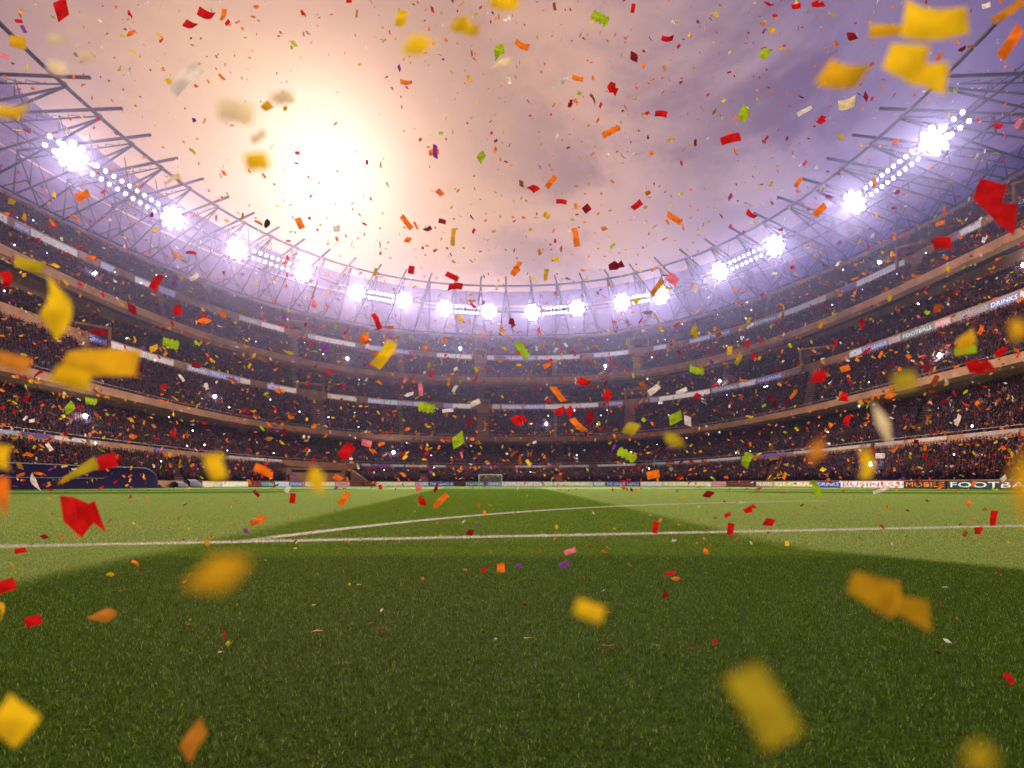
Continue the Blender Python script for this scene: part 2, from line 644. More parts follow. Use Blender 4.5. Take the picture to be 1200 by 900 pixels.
# perimeter boards: x0, x1, text, ground colour, letter colour, label
BOARDS = [
    (-70, -5, '', DKRED, WHITE, 'dark perimeter board beyond the left end of the blue cover'),
    (237, 259, 'TRAVEL', CREAM, (.75, .45, .4), 'cream TRAVEL board, leftmost on the pitch edge'),
    (259.4, 291, 'GLOBAL', (.82, .78, .50), WHITE, 'pale yellow GLOBAL board with white lettering on the left pitch edge'),
    (291.5, 305, 'MOBILE', DKRED, RED, 'short dark red board between the GLOBAL and FOOTBALL boards on the left'),
    (306, 322, 'FOOTBALL', TEAL, PALE, 'teal FOOTBALL board on the left pitch edge'),
    (322.4, 339, 'UNION', PALE, (.25, .5, .55), 'pale blue UNION board beside the teal FOOTBALL board at left'),
    (339.4, 357, 'DRINKS', BLUE, PALE, 'blue DRINKS board on the left pitch edge before the yellow confetti'),
    (357.4, 393, 'GLOBAL', CREAM, WHITE, 'cream GLOBAL board left of the pink board'),
    (393.4, 410, 'TRAVEL', PINK, RED, 'pink board with red TRAVEL lettering left of centre'),
    (410.5, 440, 'HARDWARE', DKRED, (.3, .04, .04), 'dark red HARDWARE board left of centre'),
    (441, 487, 'BUSINESS', CREAM, WHITE, 'long cream board with faint lettering left of the goal'),
    (487.4, 502, 'UNION', (.30, .38, .62), WHITE, 'mid blue UNION board joined to THE LEAGUE board left of the goal'),
    (502.4, 532, 'THE LEAGUE', BLUE, PALE, 'blue THE LEAGUE board left of the goal'),
    (532.5, 545, '', DKRED, RED, 'short dark board left of the goal'),
    (545.5, 571, 'FOOTBALL', TEAL, PALE, 'dark teal FOOTBALL board behind the goal'),
    (571.4, 587.5, 'DRINKS', (.16, .14, .40), PALE, 'violet blue board behind the right goal post'),
    (588, 648, 'BUSINESS', WHITE, PINK, 'long white board just right of the goal'),
    (648.5, 695, 'GLOBAL', CREAM, WHITE, 'cream board right of the goal beside the long white board'),
    (695.5, 709, 'UNION', (.42, .56, .66), WHITE, 'light blue UNION board right of centre'),
    (709.4, 750, 'THE LEAGUE  DRINKS', BLUE, PALE, 'blue board reading THE LEAGUE DRINKS right of centre'),
    (750.5, 776, 'BUSINESS', WHITE, PINK, 'short white board right of the blue THE LEAGUE DRINKS board'),
    (776.4, 834, 'GLOBAL', CREAM, (.9, .8, .5), 'long cream board left of the pink TRAVEL board at right'),
    (834.4, 851, 'TRAVEL', PINK, RED, 'pink TRAVEL board beside a dark HARDWARE board on the right'),
    (851.5, 885, 'HARDWARE', DKRED, (.42, .06, .05), 'dark HARDWARE board on the right pitch edge'),
    (886, 906, 'TRAVEL', (.62, .40, .22), WHITE, 'tan TRAVEL board on the right pitch edge'),
    (906.4, 957, 'GLOBAL', GOLD, (.95, .92, .8), 'gold GLOBAL board with cream lettering on the right pitch edge'),
    (957.5, 984, 'DRINKS', (.03, .03, .36), (.75, .75, .9), 'deep blue DRINKS board left of the white BUSINESS board'),
    (985, 1059, 'BUSINESS', (.88, .86, .88), (.62, .05, .07), 'white BUSINESS board with red lettering on the right pitch edge'),
    (1060, 1109, 'MOBILE', BLACK, (.85, .22, .05), 'black MOBILE board with orange lettering on the right pitch edge'),
    (1110, 1236, 'FOOTBALL', (.008, .035, .035), (.85, .9, .88), 'dark green FOOTBALL board with large white lettering at far right'),
    (1237, 1300, '', DKRED, WHITE, 'dark board beyond the large FOOTBALL board'),
]
for x0, x1, txt, bgc, fgc, lab in BOARDS:
    P = Path(0.0, flat * 0.0, x0, x1)
    o = tag(empty('advertising_board', P.at(P.L / 2, 0, 0)), lab, 'advertising board', 'advertising boards along the pitch edge')
    inv = Matrix.Translation(o.location).inverted()

    def put(ob):
        if ob is not None:
            ob.data.transform(inv)
            ob.parent = o
    put(panel('face', P, .03, P.L - .03, .08, 1.0, 0, .06, led_mat(bgc), None))
    put(panel('frame', P, 0, P.L, .02, 1.04, -.065, .08, M_dark, None))
    if txt:
        put(letters(txt, P, P.L * .04, P.L * .96, .24, .86, .02, led_mat(fgc, .45), None, mw=1 if len(txt) > 5 else None))

# ribbon panels on the tier fronts: edge, s, x0, x1, text, ground, letters
RIB = [
    ('led3', 104, 123, 'DRINKS', BLUE, PALE), ('led3', 123.5, 203, 'BUSINESS', (.62, .50, .45), (.45, .28, .26)), ('led3', 219, 245, 'TRAVEL', GREY, WHITE),
    ('led3', 245.5, 281, 'THE LEAGUE', (.32, .30, .62), PALE), ('led3', 281.5, 293, '', (.85, .66, .55), WHITE),
    ('led3', 313, 327, 'UNION', (.45, .42, .70), WHITE), ('led3', 327.4, 347, '', (.85, .72, .62), WHITE),
    ('led3', 384, 418, 'GLOBAL', (.82, .62, .42), WHITE), ('led3', 431, 450, 'UNION', (.55, .56, .66), WHITE), ('led3', 450.5, 466, '', (.62, .66, .78), WHITE),
    ('led3', 466.5, 484, 'DRINKS', (.32, .26, .52), PALE), ('led3', 484.5, 500, '', (.7, .55, .52), WHITE), ('led3', 520, 530, '', (.35, .30, .55), WHITE), ('led3', 530.5, 552, '', (.85, .74, .68), WHITE),
    ('led3', 577, 586, '', (.62, .42, .42), WHITE), ('led3', 588, 612, 'UNION', (.45, .40, .55), WHITE), ('led3', 612.5, 638, 'THE LEAGUE', (.38, .30, .56), WHITE),
    ('led3', 638.5, 680, 'BUSINESS', (.72, .58, .52), PINK), ('led3', 680.5, 701, '', (.72, .62, .58), WHITE), ('led3', 714, 730, 'DRINKS', (.26, .18, .46), PALE),
    ('led3', 762, 772, '', (.38, .30, .50), WHITE), ('led3', 772.5, 832, 'GLOBAL', (.84, .74, .64), (.9, .85, .7)),
    ('led3', 834, 866, 'FOOTBALL', (.24, .24, .27), PALE), ('led3', 866.5, 886, 'UNION', (.45, .48, .58), WHITE), ('led3', 886.5, 917, 'THE LEAGUE', (.13, .12, .40), PALE),
    ('led3', 920, 942, 'HARDWARE', (.06, .015, .02), (.4, .08, .07)),
    ('led3', 996, 1010, 'UNION', (.5, .55, .68), WHITE), ('led3', 1010.4, 1041, 'THE LEAGUE', (.10, .09, .34), PALE), ('led3', 1041.4, 1056, '', (.34, .22, .24), WHITE),
    ('led3', 1057, 1095, 'FOOTBALL', (.05, .09, .08), PALE), ('led3', 1095.4, 1115, 'TRAVEL', (.50, .16, .15), PINK),
    ('led3', 1117, 1160, 'HARDWARE', (.07, .03, .05), (.30, .16, .18)), ('led3', 1160.4, 1195, 'DRINKS', (.06, .05, .28), PALE), ('led3', 1195.5, 1290, 'BUSINESS', (.5, .44, .46), PINK),
    ('led4', -30, 8, '', (.6, .56, .6), WHITE), ('led4', 16, 34, 'THE LEAGUE', (.2, .18, .36), PALE), ('led4', 36, 90, 'BUSINESS', (.62, .58, .60), PINK), ('led4', 118, 134, '', (.45, .46, .62), WHITE),
    ('led4', 158, 177, '', (.66, .66, .76), WHITE), ('led4', 186, 205, '', (.34, .30, .5), WHITE),
    ('led4', 280, 306, 'FOOTBALL', (.42, .36, .38), WHITE), ('led4', 306.5, 333, '', (.84, .72, .66), WHITE), ('led4', 358, 368, '', (.5, .46, .62), WHITE), ('led4', 368.5, 416, 'BUSINESS', (.84, .76, .70), PINK),
    ('led4', 428, 450, '', (.56, .52, .62), WHITE), ('led4', 460, 483, 'DRINKS', (.42, .30, .46), PALE), ('led4', 512, 534, '', (.76, .70, .72), WHITE), ('led4', 534.5, 553, '', (.84, .74, .62), WHITE),
    ('led4', 571, 579, '', (.62, .46, .52), WHITE), ('led4', 592, 628, 'THE LEAGUE', (.34, .34, .60), PALE), ('led4', 630, 680, '', (.62, .56, .58), WHITE), ('led4', 696, 714, '', (.50, .50, .64), WHITE),
    ('led4', 714.5, 738, '', (.72, .66, .66), WHITE), ('led4', 766, 781, '', (.6, .52, .60), WHITE), ('led4', 808, 832, 'UNION', (.34, .36, .58), WHITE), ('led4', 832.5, 856, 'THE LEAGUE', (.13, .12, .38), PALE),
    ('led4', 881, 911, 'FOOTBALL', (.16, .15, .18), PALE), ('led4', 912, 968, 'BUSINESS', (.42, .36, .38), (.5, .4, .42)), ('led4', 984, 1000, '', (.12, .11, .28), WHITE), ('led4', 1004, 1060, 'BUSINESS', (.60, .56, .62), (.42, .3, .36)), ('led4', 1118, 1124, '', (.16, .12, .36), WHITE),
    ('led4', 1124.5, 1150, '', (.66, .64, .68), WHITE), ('led4', 1188, 1240, 'FOOTBALL', (.05, .07, .10), PALE),
]
for k, x0, x1, txt, bgc, fgc in RIB:
    s0 = .546 if k == 'led3' else .756
    P = Path(s0, Z[k], x0, x1)
    hh = .62
    pn = panel('ribbon_panel', P, .03, P.L - .03, -hh, hh, .09, .07, led_mat(bgc, .34), stand)
    if txt:
        letters(txt, P, P.L * .05, P.L * .95, -hh * .55, hh * .55, .11, led_mat(fgc, .3), pn)
# white and blue cloth banners hung along the lowest fascia
for x0, x1, c in ((-20, 22, GREY), (26, 58, (.06, .05, .2)), (64, 100, (.7, .62, .6)), (101, 118, (.4, .34, .36)), (181, 196, (.14, .11, .4)), (268, 292, (.5, .44, .42)), (293, 312, (.8, .74, .7)), (314, 330, (.7, .6, .55)),
                  (424, 434, (.5, .46, .62)), (434.4, 446, (.16, .12, .45)), (458, 474, (.55, .6, .7)), (475, 490, (.7, .58, .46)), (490.5, 500, (.9, .8, .66)), (508, 522, (.8, .72, .64)), (566, 576, (.2, .15, .5)), (641, 650, (.3, .24, .55)),
                  (604, 640, (.7, .6, .55)), (655, 690, (.62, .5, .45)), (700, 745, (.7, .62, .58)), (765, 780, (.3, .5, .5)), (790, 822, (.6, .5, .4)), (828, 868, (.6, .56, .6)), (892, 921, (.14, .10, .40)), (930, 968, (.5, .42, .42)),
                  (968.5, 1008, (.62, .46, .38)), (1012, 1060, (.4, .3, .28)), (1075, 1110, (.55, .42, .34)), (1130, 1195, (.4, .3, .26))):
    P = Path(.168, Z['lip2'], x0, x1)
    panel('banner', P, 0, P.L, -.55, -.03, .06, .04, led_mat(c, .2), stand)

# ------------------------------------------------------------------ tunnel wall in the lower tier, left of centre
P = Path(.05, flat * .95, 336, 412)
tun = panel('tunnel_wall', P, 0, P.L, 0, 2.9, 0, 3.0, M_conc, stand)
panel('slot', P, 1.0, P.L * .84, 2.0, 2.55, .03, .2, M_dark, tun)
panel('slot', P, P.L * .90, P.L - .2, .4, 2.4, .03, .2, M_dark, tun)
panel('ledge', P, -.3, P.L + .3, 2.6, 2.95, .25, .4, M_conc_l, tun)
mb = MB()
for i in range(9):     # sloping flank stair beside it
    u = P.L + .15 + i * .42
    mb.box(P.at(min(u, P.L), (2.6 - i * .3) / 2, .3) + (P.at(P.L, 0, 0) - P.at(P.L - 1, 0, 0)).normalized() * (u - P.L), .42, 1.2, 2.6 - i * .3)
mb.build('flank_step', M_conc_l, tun)

# ------------------------------------------------------------------ blue cover along the left edge
M_blue = pbr('blue_cover', (.012, .005, .036), .8, spec=.02, var=.35, scale=.25, bump=.05)
M_trim = pbr('pale_trim', (.16, .12, .17), .5)
P = Path(-.012, flat * 0.0, -150, 186)
cov = tag(empty('padded_cover', P.at(P.L * .6, 0, 0)), 'long dark blue padded cover with rounded end and pale trim, left pitch edge', 'cover')
inv = Matrix.Translation(cov.location).inverted()
HC = 2.9
n = 60
v, f, trim = [], [], []
for i in range(n + 1):
    u = P.L * i / n
    r = 3.0
    if u > P.L - r:
        q = (u - (P.L - r)) / r
        top = HC - 2.4 + 2.4 * math.sqrt(max(0, 1 - q * q))
    else:
        top = HC
    for k in range(7):
        w = k / 6
        out = 1.15 * (1 - w) ** 1.6
        v.append(P.at(u, top * w + .01, out))
    v.append(P.at(u, top - .05, -.55))
    trim.append(P.at(u, top, .02))
for i in range(n):
    for k in range(7):
        a = i * 8 + k
        f.append((a, a + 8, a + 9, a + 1))
ob = link('shell', mesh('shell', v, f, M_blue, True))
ob.data.transform(inv)
ob.parent = cov
mb = MB()
trim.append(P.at(P.L, .05, .5))
mb.tube(trim, .07, 6)
ob = mb.build('trim', M_trim)
ob.data.transform(inv)
ob.parent = cov
mb = MB()
mb.tube([P.at(P.L * t_, 1.35, .62) for t_ in np.linspace(.3, .70, 20)], .035, 5)
ob = mb.build('seam', M_trim)
ob.data.transform(inv)
ob.parent = cov
# low grey kit covers beside it
M_tarp = pbr('grey_tarpaulin', (.11, .08, .13), .6, var=.3, scale=1.5, bump=.2)
for xa, xb, hh, lab in ((206, 219, 1.0, 'low dark box under a tarpaulin right of the blue cover'), (220, 236, 1.35, 'grey purple tarpaulin heap left of the first TRAVEL board')):
    P2 = Path(.004, flat * 0, xa, xb)
    o = tag(empty('kit_box', P2.at(P2.L / 2, 0, 0)), lab, 'kit box', 'covered kit boxes at the left pitch edge')
    inv = Matrix.Translation(o.location).inverted()
    ob = panel('crate', P2, .1, P2.L - .1, .0, hh * .8, .3, 1.0, M_dark, None)
    ob.data.transform(inv)
    ob.parent = o
    mb = MB()
    vs = []
    for u, k in ((0, 1), (.25, .98), (.6, 1.0), (.85, .78), (1, .2)):
        for w, h_ in ((.55, .06), (.42, .7), (-.1, 1.0), (-.75, .8), (-.85, .05)):
            vs.append(P2.at(P2.L * u, hh * k * h_ + .02, w))
    fs = [(i * 5 + j, i * 5 + 5 + j, i * 5 + 6 + j, i * 5 + 1 + j) for i in range(4) for j in range(4)]
    mb.add(vs, fs)
    ob = mb.build('tarpaulin', M_tarp, None, True)
    ob.data.transform(inv)
    ob.parent = o

# ------------------------------------------------------------------ far goal
M_white = pbr('white_paint', (.78, .76, .78), .4, var=.08)
gY = 104.0
gx0, gx1 = at(561.2, 566, gY).x, at(588, 566, gY).x
goal = tag(empty('football_goal', ((gx0 + gx1) / 2, gY, 0)), 'white framed football goal with net in front of the far boards', 'goal')
hw = (gx1 - gx0) / 2
for sx in (-1, 1):
    mb = MB()
    mb.tube([(sx * hw, 0, 0), (sx * hw, 0, 2.46)], .07, 8)
    mb.build('post', M_white, goal, True)
    mb = MB()
    mb.tube([(sx * hw, 0, 2.44), (sx * hw, 1.0, 2.40), (sx * hw, 2.0, .05)], .03, 6)
    mb.build('stay', M_white, goal, True)
mb = MB()
mb.tube([(-hw, 0, 2.44), (hw, 0, 2.44)], .07, 8)
mb.build('crossbar', M_white, goal, True)
mb = MB()
N_ = 18
for i in range(N_ + 1):
    x = -hw + 2 * hw * i / N_
    mb.tube([(x, .02, 2.42), (x, 1.0, 2.36), (x, 2.0, .03)], .008, 3)
for k in range(11):
    tq = k / 10
    y_, z_ = (1.0 + tq, 2.36 - 2.33 * tq)
    mb.tube([(-hw, y_, z_), (hw, y_, z_)], .008, 3)
net = mb.build('net', M_white, goal)
net['kind'] = 'stuff'

# ------------------------------------------------------------------ roof: inner ring, light gantry ring, radial trusses
def oval(cx, yc, a, b, n, z, phi):
    c, d = math.cos(phi), math.sin(phi)
    r = (abs(c / a) ** n + abs(d / b) ** n) ** (-1 / n)
    return Vector((cx + r * c, yc + r * d, z))


RZ = 65.4
inner = lambda phi, dz=0.0: oval(-2, 88, 70.8, 80, 2.3, RZ + dz, phi)
vis = lambda P: P.y > 25 and -260 < px(P)[0] < 1460
NTR = 58
truss_ph = [(-.12 + (PI + .24) * (i + .5) / 33) for i in range(33)]
ph_fine = np.linspace(-.25, PI + .25, 170)
rr = tag(empty('roof_ring', inner(PI / 2)), 'dark steel tube ring joining the inner ends of the roof trusses', 'roof ring')
inv = Matrix.Translation(rr.location).inverted()
mb = MB()
mb.tube([inner(p) for p in ph_fine], .32, 8)
ob = mb.build('ring_tube', M_steel, None, True)
ob.data.transform(inv)
ob.parent = rr
for p in truss_ph:
    a, b = inner(p - .004), inner(p + .004)
    mb = MB()
    mb.tube([a - rr.location, b - rr.location], .46, 8)
    mb.build('collar', M_steel, rr, True)


def rim_pt(phi_dir, dz=0.0, ds=1.0):
    """rim point on the ray from the ring centre through the inner ring point"""
    c = Vector((-2, 85, 0))
    d = inner(phi_dir) - c
    az = math.atan2(d.y, d.x)
    R_ = ring(ds, Z['rim'] if ds > .9 else Z['rim'])
    aa = np.unwrap(np.arctan2(R_[:, 1] - c.y, R_[:, 0] - c.x))
    o_ = np.argsort(np.mod(aa, 2 * PI))
    am = np.mod(aa, 2 * PI)[o_]
    g = lambda A: float(np.interp(az % (2 * PI), am, A[o_], period=2 * PI))
    return Vector((g(R_[:, 0]), g(R_[:, 1]), g(R_[:, 2]) + dz))


ORD = ['first', 'second', 'third', 'fourth', 'fifth', 'sixth', 'seventh', 'eighth', 'ninth', 'tenth', 'eleventh', 'twelfth', 'thirteenth', 'fourteenth', 'fifteenth', 'sixteenth',
       'seventeenth', 'eighteenth', 'nineteenth', 'twentieth']
truss_list = []
for p in truss_ph:
    N0 = inner(p)
    if not (N0.y > 30 and -120 < px(N0)[0] < 1330):
        continue
    truss_list.append((px(N0)[0], p))
truss_list.sort()
nT = len(truss_list)
rim_nodes = []
for ti, (xp, p) in enumerate(truss_list):
    N0 = inner(p, .35)
    dp = .026
    top = rim_pt(p, 0) + Vector((0, 0, 0))
    out = (top - N0)
    out.z = 0
    outl = out.length
    out.normalize()
    back = Vector((top.x, top.y, RZ + 1.8)) + out * 2
    la, lb = rim_pt(p - dp, .5, .995), rim_pt(p + dp, .5, .995)
    rim_nodes.append((la, lb))
    tip = N0 - out * 4.2 + Vector((0, 0, .9))
    mid = ti - nT // 2
    if ti < nT / 2:
        lab = f'roof truss, {ORD[ti]} counted from the left along the steel ring'
    else:
        lab = f'roof truss, {ORD[nT - 1 - ti]} counted from the right along the steel ring'
    o = tag(empty('roof_truss', N0), lab, 'roof truss', 'radial steel trusses of the stadium roof')
    L0 = Vector(o.location)

    def bar(name, a, b, r, n=6, r2=None):
        m_ = MB()
        m_.tube([Vector(a) - L0, Vector(b) - L0], r, n, r2)
        return m_.build(name, M_steel, o, True)
    bar('top_chord', tip, back, .27, 6)
    bar('lower_chord', N0 - Vector((0, 0, .7)), la, .2, 6)
    bar('lower_chord', N0 - Vector((0, 0, .7)), lb, .2, 6)
    K_ = 3
    for i in range(1, K_ + 1):
        u = i / (K_ + .5)
        T = N0.lerp(back, u)
        A, B = (N0 - Vector((0, 0, .7))).lerp(la, u), (N0 - Vector((0, 0, .7))).lerp(lb, u)
        u2 = (i - .5) / (K_ + .5)
        A2, B2 = (N0 - Vector((0, 0, .7))).lerp(la, u2), (N0 - Vector((0, 0, .7))).lerp(lb, u2)
        bar('brace', T, A, .09, 5)
        bar('brace', T, B, .09, 5)
        if i > 1:
            bar('brace', A, B, .08, 5)
    bar('strut', back, la, .13, 5)
    bar('strut', back, lb, .13, 5)
    # intermediate lattice bar along the top chord
    m_ = MB()
    q = 9
    pa = [N0.lerp(back, i / q) - L0 for i in range(q + 1)]
    pb = [N0.lerp(back, i / q) - Vector((0, 0, .25 + 1.6 * i / q)) - L0 for i in range(q + 1)]
    for i in range(1, q):
        m_.tube([pa[i], pb[i]], .07, 4)
        m_.tube([pb[i], pa[i + 1]], .07, 4)
    m_.tube(pb, .13, 5)
    m_.build('lattice', M_steel, o)
# purlins tie the trusses: one along the rim feet, one mid span
for nm, lab, fa in (('rim_purlin', 'steel tube along the stand rim under the truss feet', 1.0), ('mid_purlin', 'thin steel tube ring halfway along the roof trusses', .52)):
    o = tag(empty(nm, inner(PI / 2)), lab, 'purlin')
    inv = Matrix.Translation(o.location).inverted()
    pts = []
    for p in ph_fine:
        a = inner(p, .35)
        b = rim_pt(p, .9, .995)
        pts.append(a.lerp(b, fa) + Vector((0, 0, .0 if fa == 1.0 else 0)))
    mb = MB()
    mb.tube(pts, .22 if fa == 1.0 else .16, 6)
    ob = mb.build('tube', M_steel, None, True)
    ob.data.transform(inv)
    ob.parent = o
    # zigzag web between the truss feet
    mb = MB()
    if fa == 1.0:
        for (a, b), (c, d) in zip(rim_nodes, rim_nodes[1:]):
            for e, g in ((a, b), (b, c), (a, c), (b, d)):
                pass
            m1 = (a + b) / 2 + Vector((0, 0, 4.2))
            m2 = (c + d) / 2 + Vector((0, 0, 4.2))
            q = (Vector(a) + Vector(b) + Vector(c) + Vector(d)) / 4
            q.z += .2
            mb.tube([m1, q], .13, 4)
            mb.tube([q, m2], .13, 4)
        ob = mb.build('web', M_steel)
        ob.data.transform(inv)
        ob.parent = o

# tinted translucent sheeting over the outer part of the trusses, one panel to a bay
M_sheet, t, out = new_mat('roof_sheet')
tp = t.new('ShaderNodeBsdfTransparent')
tl = t.new('ShaderNodeBsdfTranslucent')
tc = t.new('ShaderNodeTexCoord')
cs = t.mix(t.smooth(t.noise(tc.outputs['Object'], .35, 4), .3, .7), (.36, .34, .70, 1), (.28, .26, .60, 1))
t.l.new(cs, tp.inputs[0])
t.l.new(cs, tl.inputs[0])
mx = t.new('ShaderNodeMixShader')
mx.inputs[0].default_value = .4
t.l.new(tp.outputs[0], mx.inputs[1])
t.l.new(tl.outputs[0], mx.inputs[2])
t.l.new(mx.outputs[0], out.inputs[0])
cover = tag(empty('roof_cover', inner(PI / 2)), 'violet tinted translucent sheeting over the outer half of the roof trusses', 'roof cover')
for (xa, pa_), (xb, pb_) in zip(truss_list, truss_list[1:]):
    vs = []
    for p in (pa_, (pa_ + pb_) / 2, pb_):
        N0 = inner(p, .35)
        top = rim_pt(p, 0)
        o_ = Vector((top.x - N0.x, top.y - N0.y, 0)).normalized()
        bk = Vector((top.x, top.y, RZ + 1.8)) + o_ * 4
        for u in (.36, .57, .78, 1.0):
            q = N0.lerp(bk, u) + Vector((0, 0, .55 + (.25 if p not in (pa_, pb_) else 0)))
            vs.append(q)
            vs.append(q + Vector((0, 0, .06)))
    g_ = lambda i, j, k: i * 8 + j * 2 + k
    fs = []
    for i in range(2):
        for j in range(3):
            fs.append((g_(i, j, 1), g_(i + 1, j, 1), g_(i + 1, j + 1, 1), g_(i, j + 1, 1)))
    ob = link('roof_panel', mesh('roof_panel', [q - cover.location for q in vs], fs, M_sheet), cover)
    ws = []
    for p in (pa_, (pa_ + pb_) / 2, pb_):
        lo_, hi_ = rim_pt(p, .3, 1.0), rim_pt(p, 0)
        N0 = inner(p, .35)
        o_ = Vector((hi_.x - N0.x, hi_.y - N0.y, 0)).normalized()
        ws += [lo_ + o_ * 1.2, Vector((hi_.x, hi_.y, RZ + 2.2)) + o_ * 3.9]
    ob = link('screen_panel', mesh('screen_panel', [q - cover.location for q in ws], [(0, 2, 3, 1), (2, 4, 5, 3)], M_sheet), cover)

# ------------------------------------------------------------------ floodlights
M_house = pbr('lamp_housing', (.16, .16, .20), .4, .6)
M_lens = emis('lamp_lens', (.92, .95, 1.0), 14.0)
M_lens_big = emis('floodlight_lens', (.90, .93, 1.0), 40.0)
LZ = 58.0
STARS = [(85, 183), (202, 255), (278, 292), (355, 318), (418, 343), (474, 352), (521, 361), (573, 365), (624, 366), (676, 361), (729, 354), (774, 346), (843, 318), (907, 288), (1001, 237), (1095, 165)]
SP = [at(x, y, (LZ - H) * F / (YH - y)) for x, y in STARS]
AIM = Vector((0, 45, 0))


def lamp_mesh(r, d, big=False):
    n = 10
    v, f, mi = [], [], []
    for (rr_, zz_) in ((r * .55, -d), (r, -d * .25), (r * 1.04, .0), (r * .93, -.03)):
        v += [(rr_ * math.cos(2 * PI * k / n), rr_ * math.sin(2 * PI * k / n), zz_) for k in range(n)]
    for j in range(3):
        for k in range(n):
            k2 = (k + 1) % n
            f.append((j * n + k, j * n + k2, (j + 1) * n + k2, (j + 1) * n + k))
            mi.append(0)
    f.append(tuple(range(n))[::-1])
    mi.append(0)
    f.append(tuple(3 * n + k for k in range(n)))
    mi.append(1)
    return mesh('lamp', v, f, [M_house, M_lens_big if big else M_lens], False, mi)


ME_lamp = lamp_mesh(.34, .5)
ME_big = lamp_mesh(.56, .7, True)
POW = 50000.0


def light_bank(i0, i1, ext0, ext1, nl, lab):
    a, b = SP[i0], SP[i1]
    c = (a + b) / 2
    o = tag(empty('floodlight_bank', c), lab, 'floodlights', 'floodlight banks under the stadium roof')
    t = (b - a)
    L = t.length
    t.normalize()
    fw = (AIM - c).normalized()
    up = t.cross(fw)
    if up.z < 0:
        up = -up
    up.normalize()
    nrm = fw
    q = Matrix((t, up, nrm)).transposed()
    if q.determinant() < 0:
        q = Matrix((-t, up, nrm)).transposed()
    rot = q.to_euler()
    rows = (-.85, .85)
    for rz in rows:
        mb = MB()
        mb.tube([t * (-L / 2 - ext0) + up * rz - nrm * .5, t * (L / 2 + ext1) + up * rz - nrm * .5], .13, 6)
        mb.build('rail', M_steel, o, True)
        for k in range(nl):
            u = -L / 2 + 3.2 + (L - 6.4) * (k + .5) / nl
            ob = link('lamp', ME_lamp, o, t * u + up * rz)
            ob.rotation_euler = rot
        for k in range(int(ext0 / 1.5)):
            ob = link('lamp', ME_lamp, o, t * (-L / 2 - 2.6 - k * 1.5) + up * rz)
            ob.rotation_euler = rot
        for k in range(int(ext1 / 1.5)):
            ob = link('lamp', ME_lamp, o, t * (L / 2 + 2.6 + k * 1.5) + up * rz)
            ob.rotation_euler = rot
    mb = MB()
    nb = max(3, int(L / 2.4))
    for k in range(nb + 1):
        u = -L / 2 + L * k / nb
        mb.tube([t * u + up * rows[0] - nrm * .5, t * u + up * rows[1] - nrm * .5], .06, 4)
    mb.build('cross_bar', M_steel, o)
    for k in range(3):
        u = -L / 2 + L * (k + .5) / 3
        mb = MB()
        mb.tube([t * u + up * .85 - nrm * .5, t * u + Vector((0, 0, 6.0)) - nrm * 2.0], .09, 5)
        mb.build('hanger', M_steel, o)
    for e, sp in ((-L / 2, a), (L / 2, b)):
        cl = MB()
        cl.tube([t * e - nrm * .95, t * e - nrm * .75], 2.2, 16)
        clo = cl.build('lamp_cluster', M_house, o)
        for nl_, rl_ in ((1, 0), (6, 1.12), (8, 2.0)):
            for k in range(nl_):
                gx, gy = rl_ * math.cos(2 * PI * (k + .5) / nl_), rl_ * math.sin(2 * PI * (k + .5) / nl_)
                ob = link('lamp', ME_big, clo, t * (e + gx) + up * gy)
                ob.rotation_euler = rot
        ld = bpy.data.lights.new('floodlight_glow', 'SPOT')
        ld.energy = POW
        ld.color = (1.0, .91, .85)
        ld.shadow_soft_size = 1.4
        ld.spot_size = math.radians(104)
        ld.spot_blend = .8
        lo = bpy.data.objects.new('floodlight_glow', ld)
        COL.objects.link(lo)
        lo.location = sp + nrm * 1.6
        lo.rotation_euler = (-nrm).to_track_quat('Z', 'Y').to_euler()


BL = ['first floodlight bank from the left, beside the upper left stand', 'second floodlight bank from the left, below the sun glow', 'third floodlight bank from the left, in front of the far stand',
      'fourth floodlight bank from the left, just left of centre', 'fourth floodlight bank from the right, just right of centre', 'third floodlight bank from the right, over the far right curve', 'second floodlight bank from the right, at the right curve',
      'first floodlight bank from the right, high beside the upper right stand']
for k in range(8):
    e0, e1, nl = 0, 0, 7
    if k == 0:
        e0, nl = 4, 9
    if k == 7:
        e1, nl = 5, 9
    light_bank(2 * k, 2 * k + 1, e0, e1, nl, BL[k] + (' of two lamp rows' if len(BL[k].split()) < 12 else ''))
# the catwalk tube that carries the banks
o = tag(empty('lighting_gantry', SP[7]), 'steel catwalk tube carrying the floodlight banks round the oval', 'gantry')
inv = Matrix.Translation(o.location).inverted()
pts = []
ext = [SP[0] + (SP[0] - SP[1]) * .9] + SP + [SP[-1] + (SP[-1] - SP[-2]) * .9]
mb = MB()
mb.tube([p - (AIM - p).normalized() * 1.1 for p in ext], .2, 6)
ob = mb.build('catwalk_tube', M_steel, None, True)
ob.data.transform(inv)
ob.parent = o
mb = MB()
mb.tube([p - (AIM - p).normalized() * 1.1 + Vector((0, 0, 1.1)) for p in ext], .08, 5)
ob = mb.build('guard_rail', M_steel, None, True)
ob.data.transform(inv)
ob.parent = o

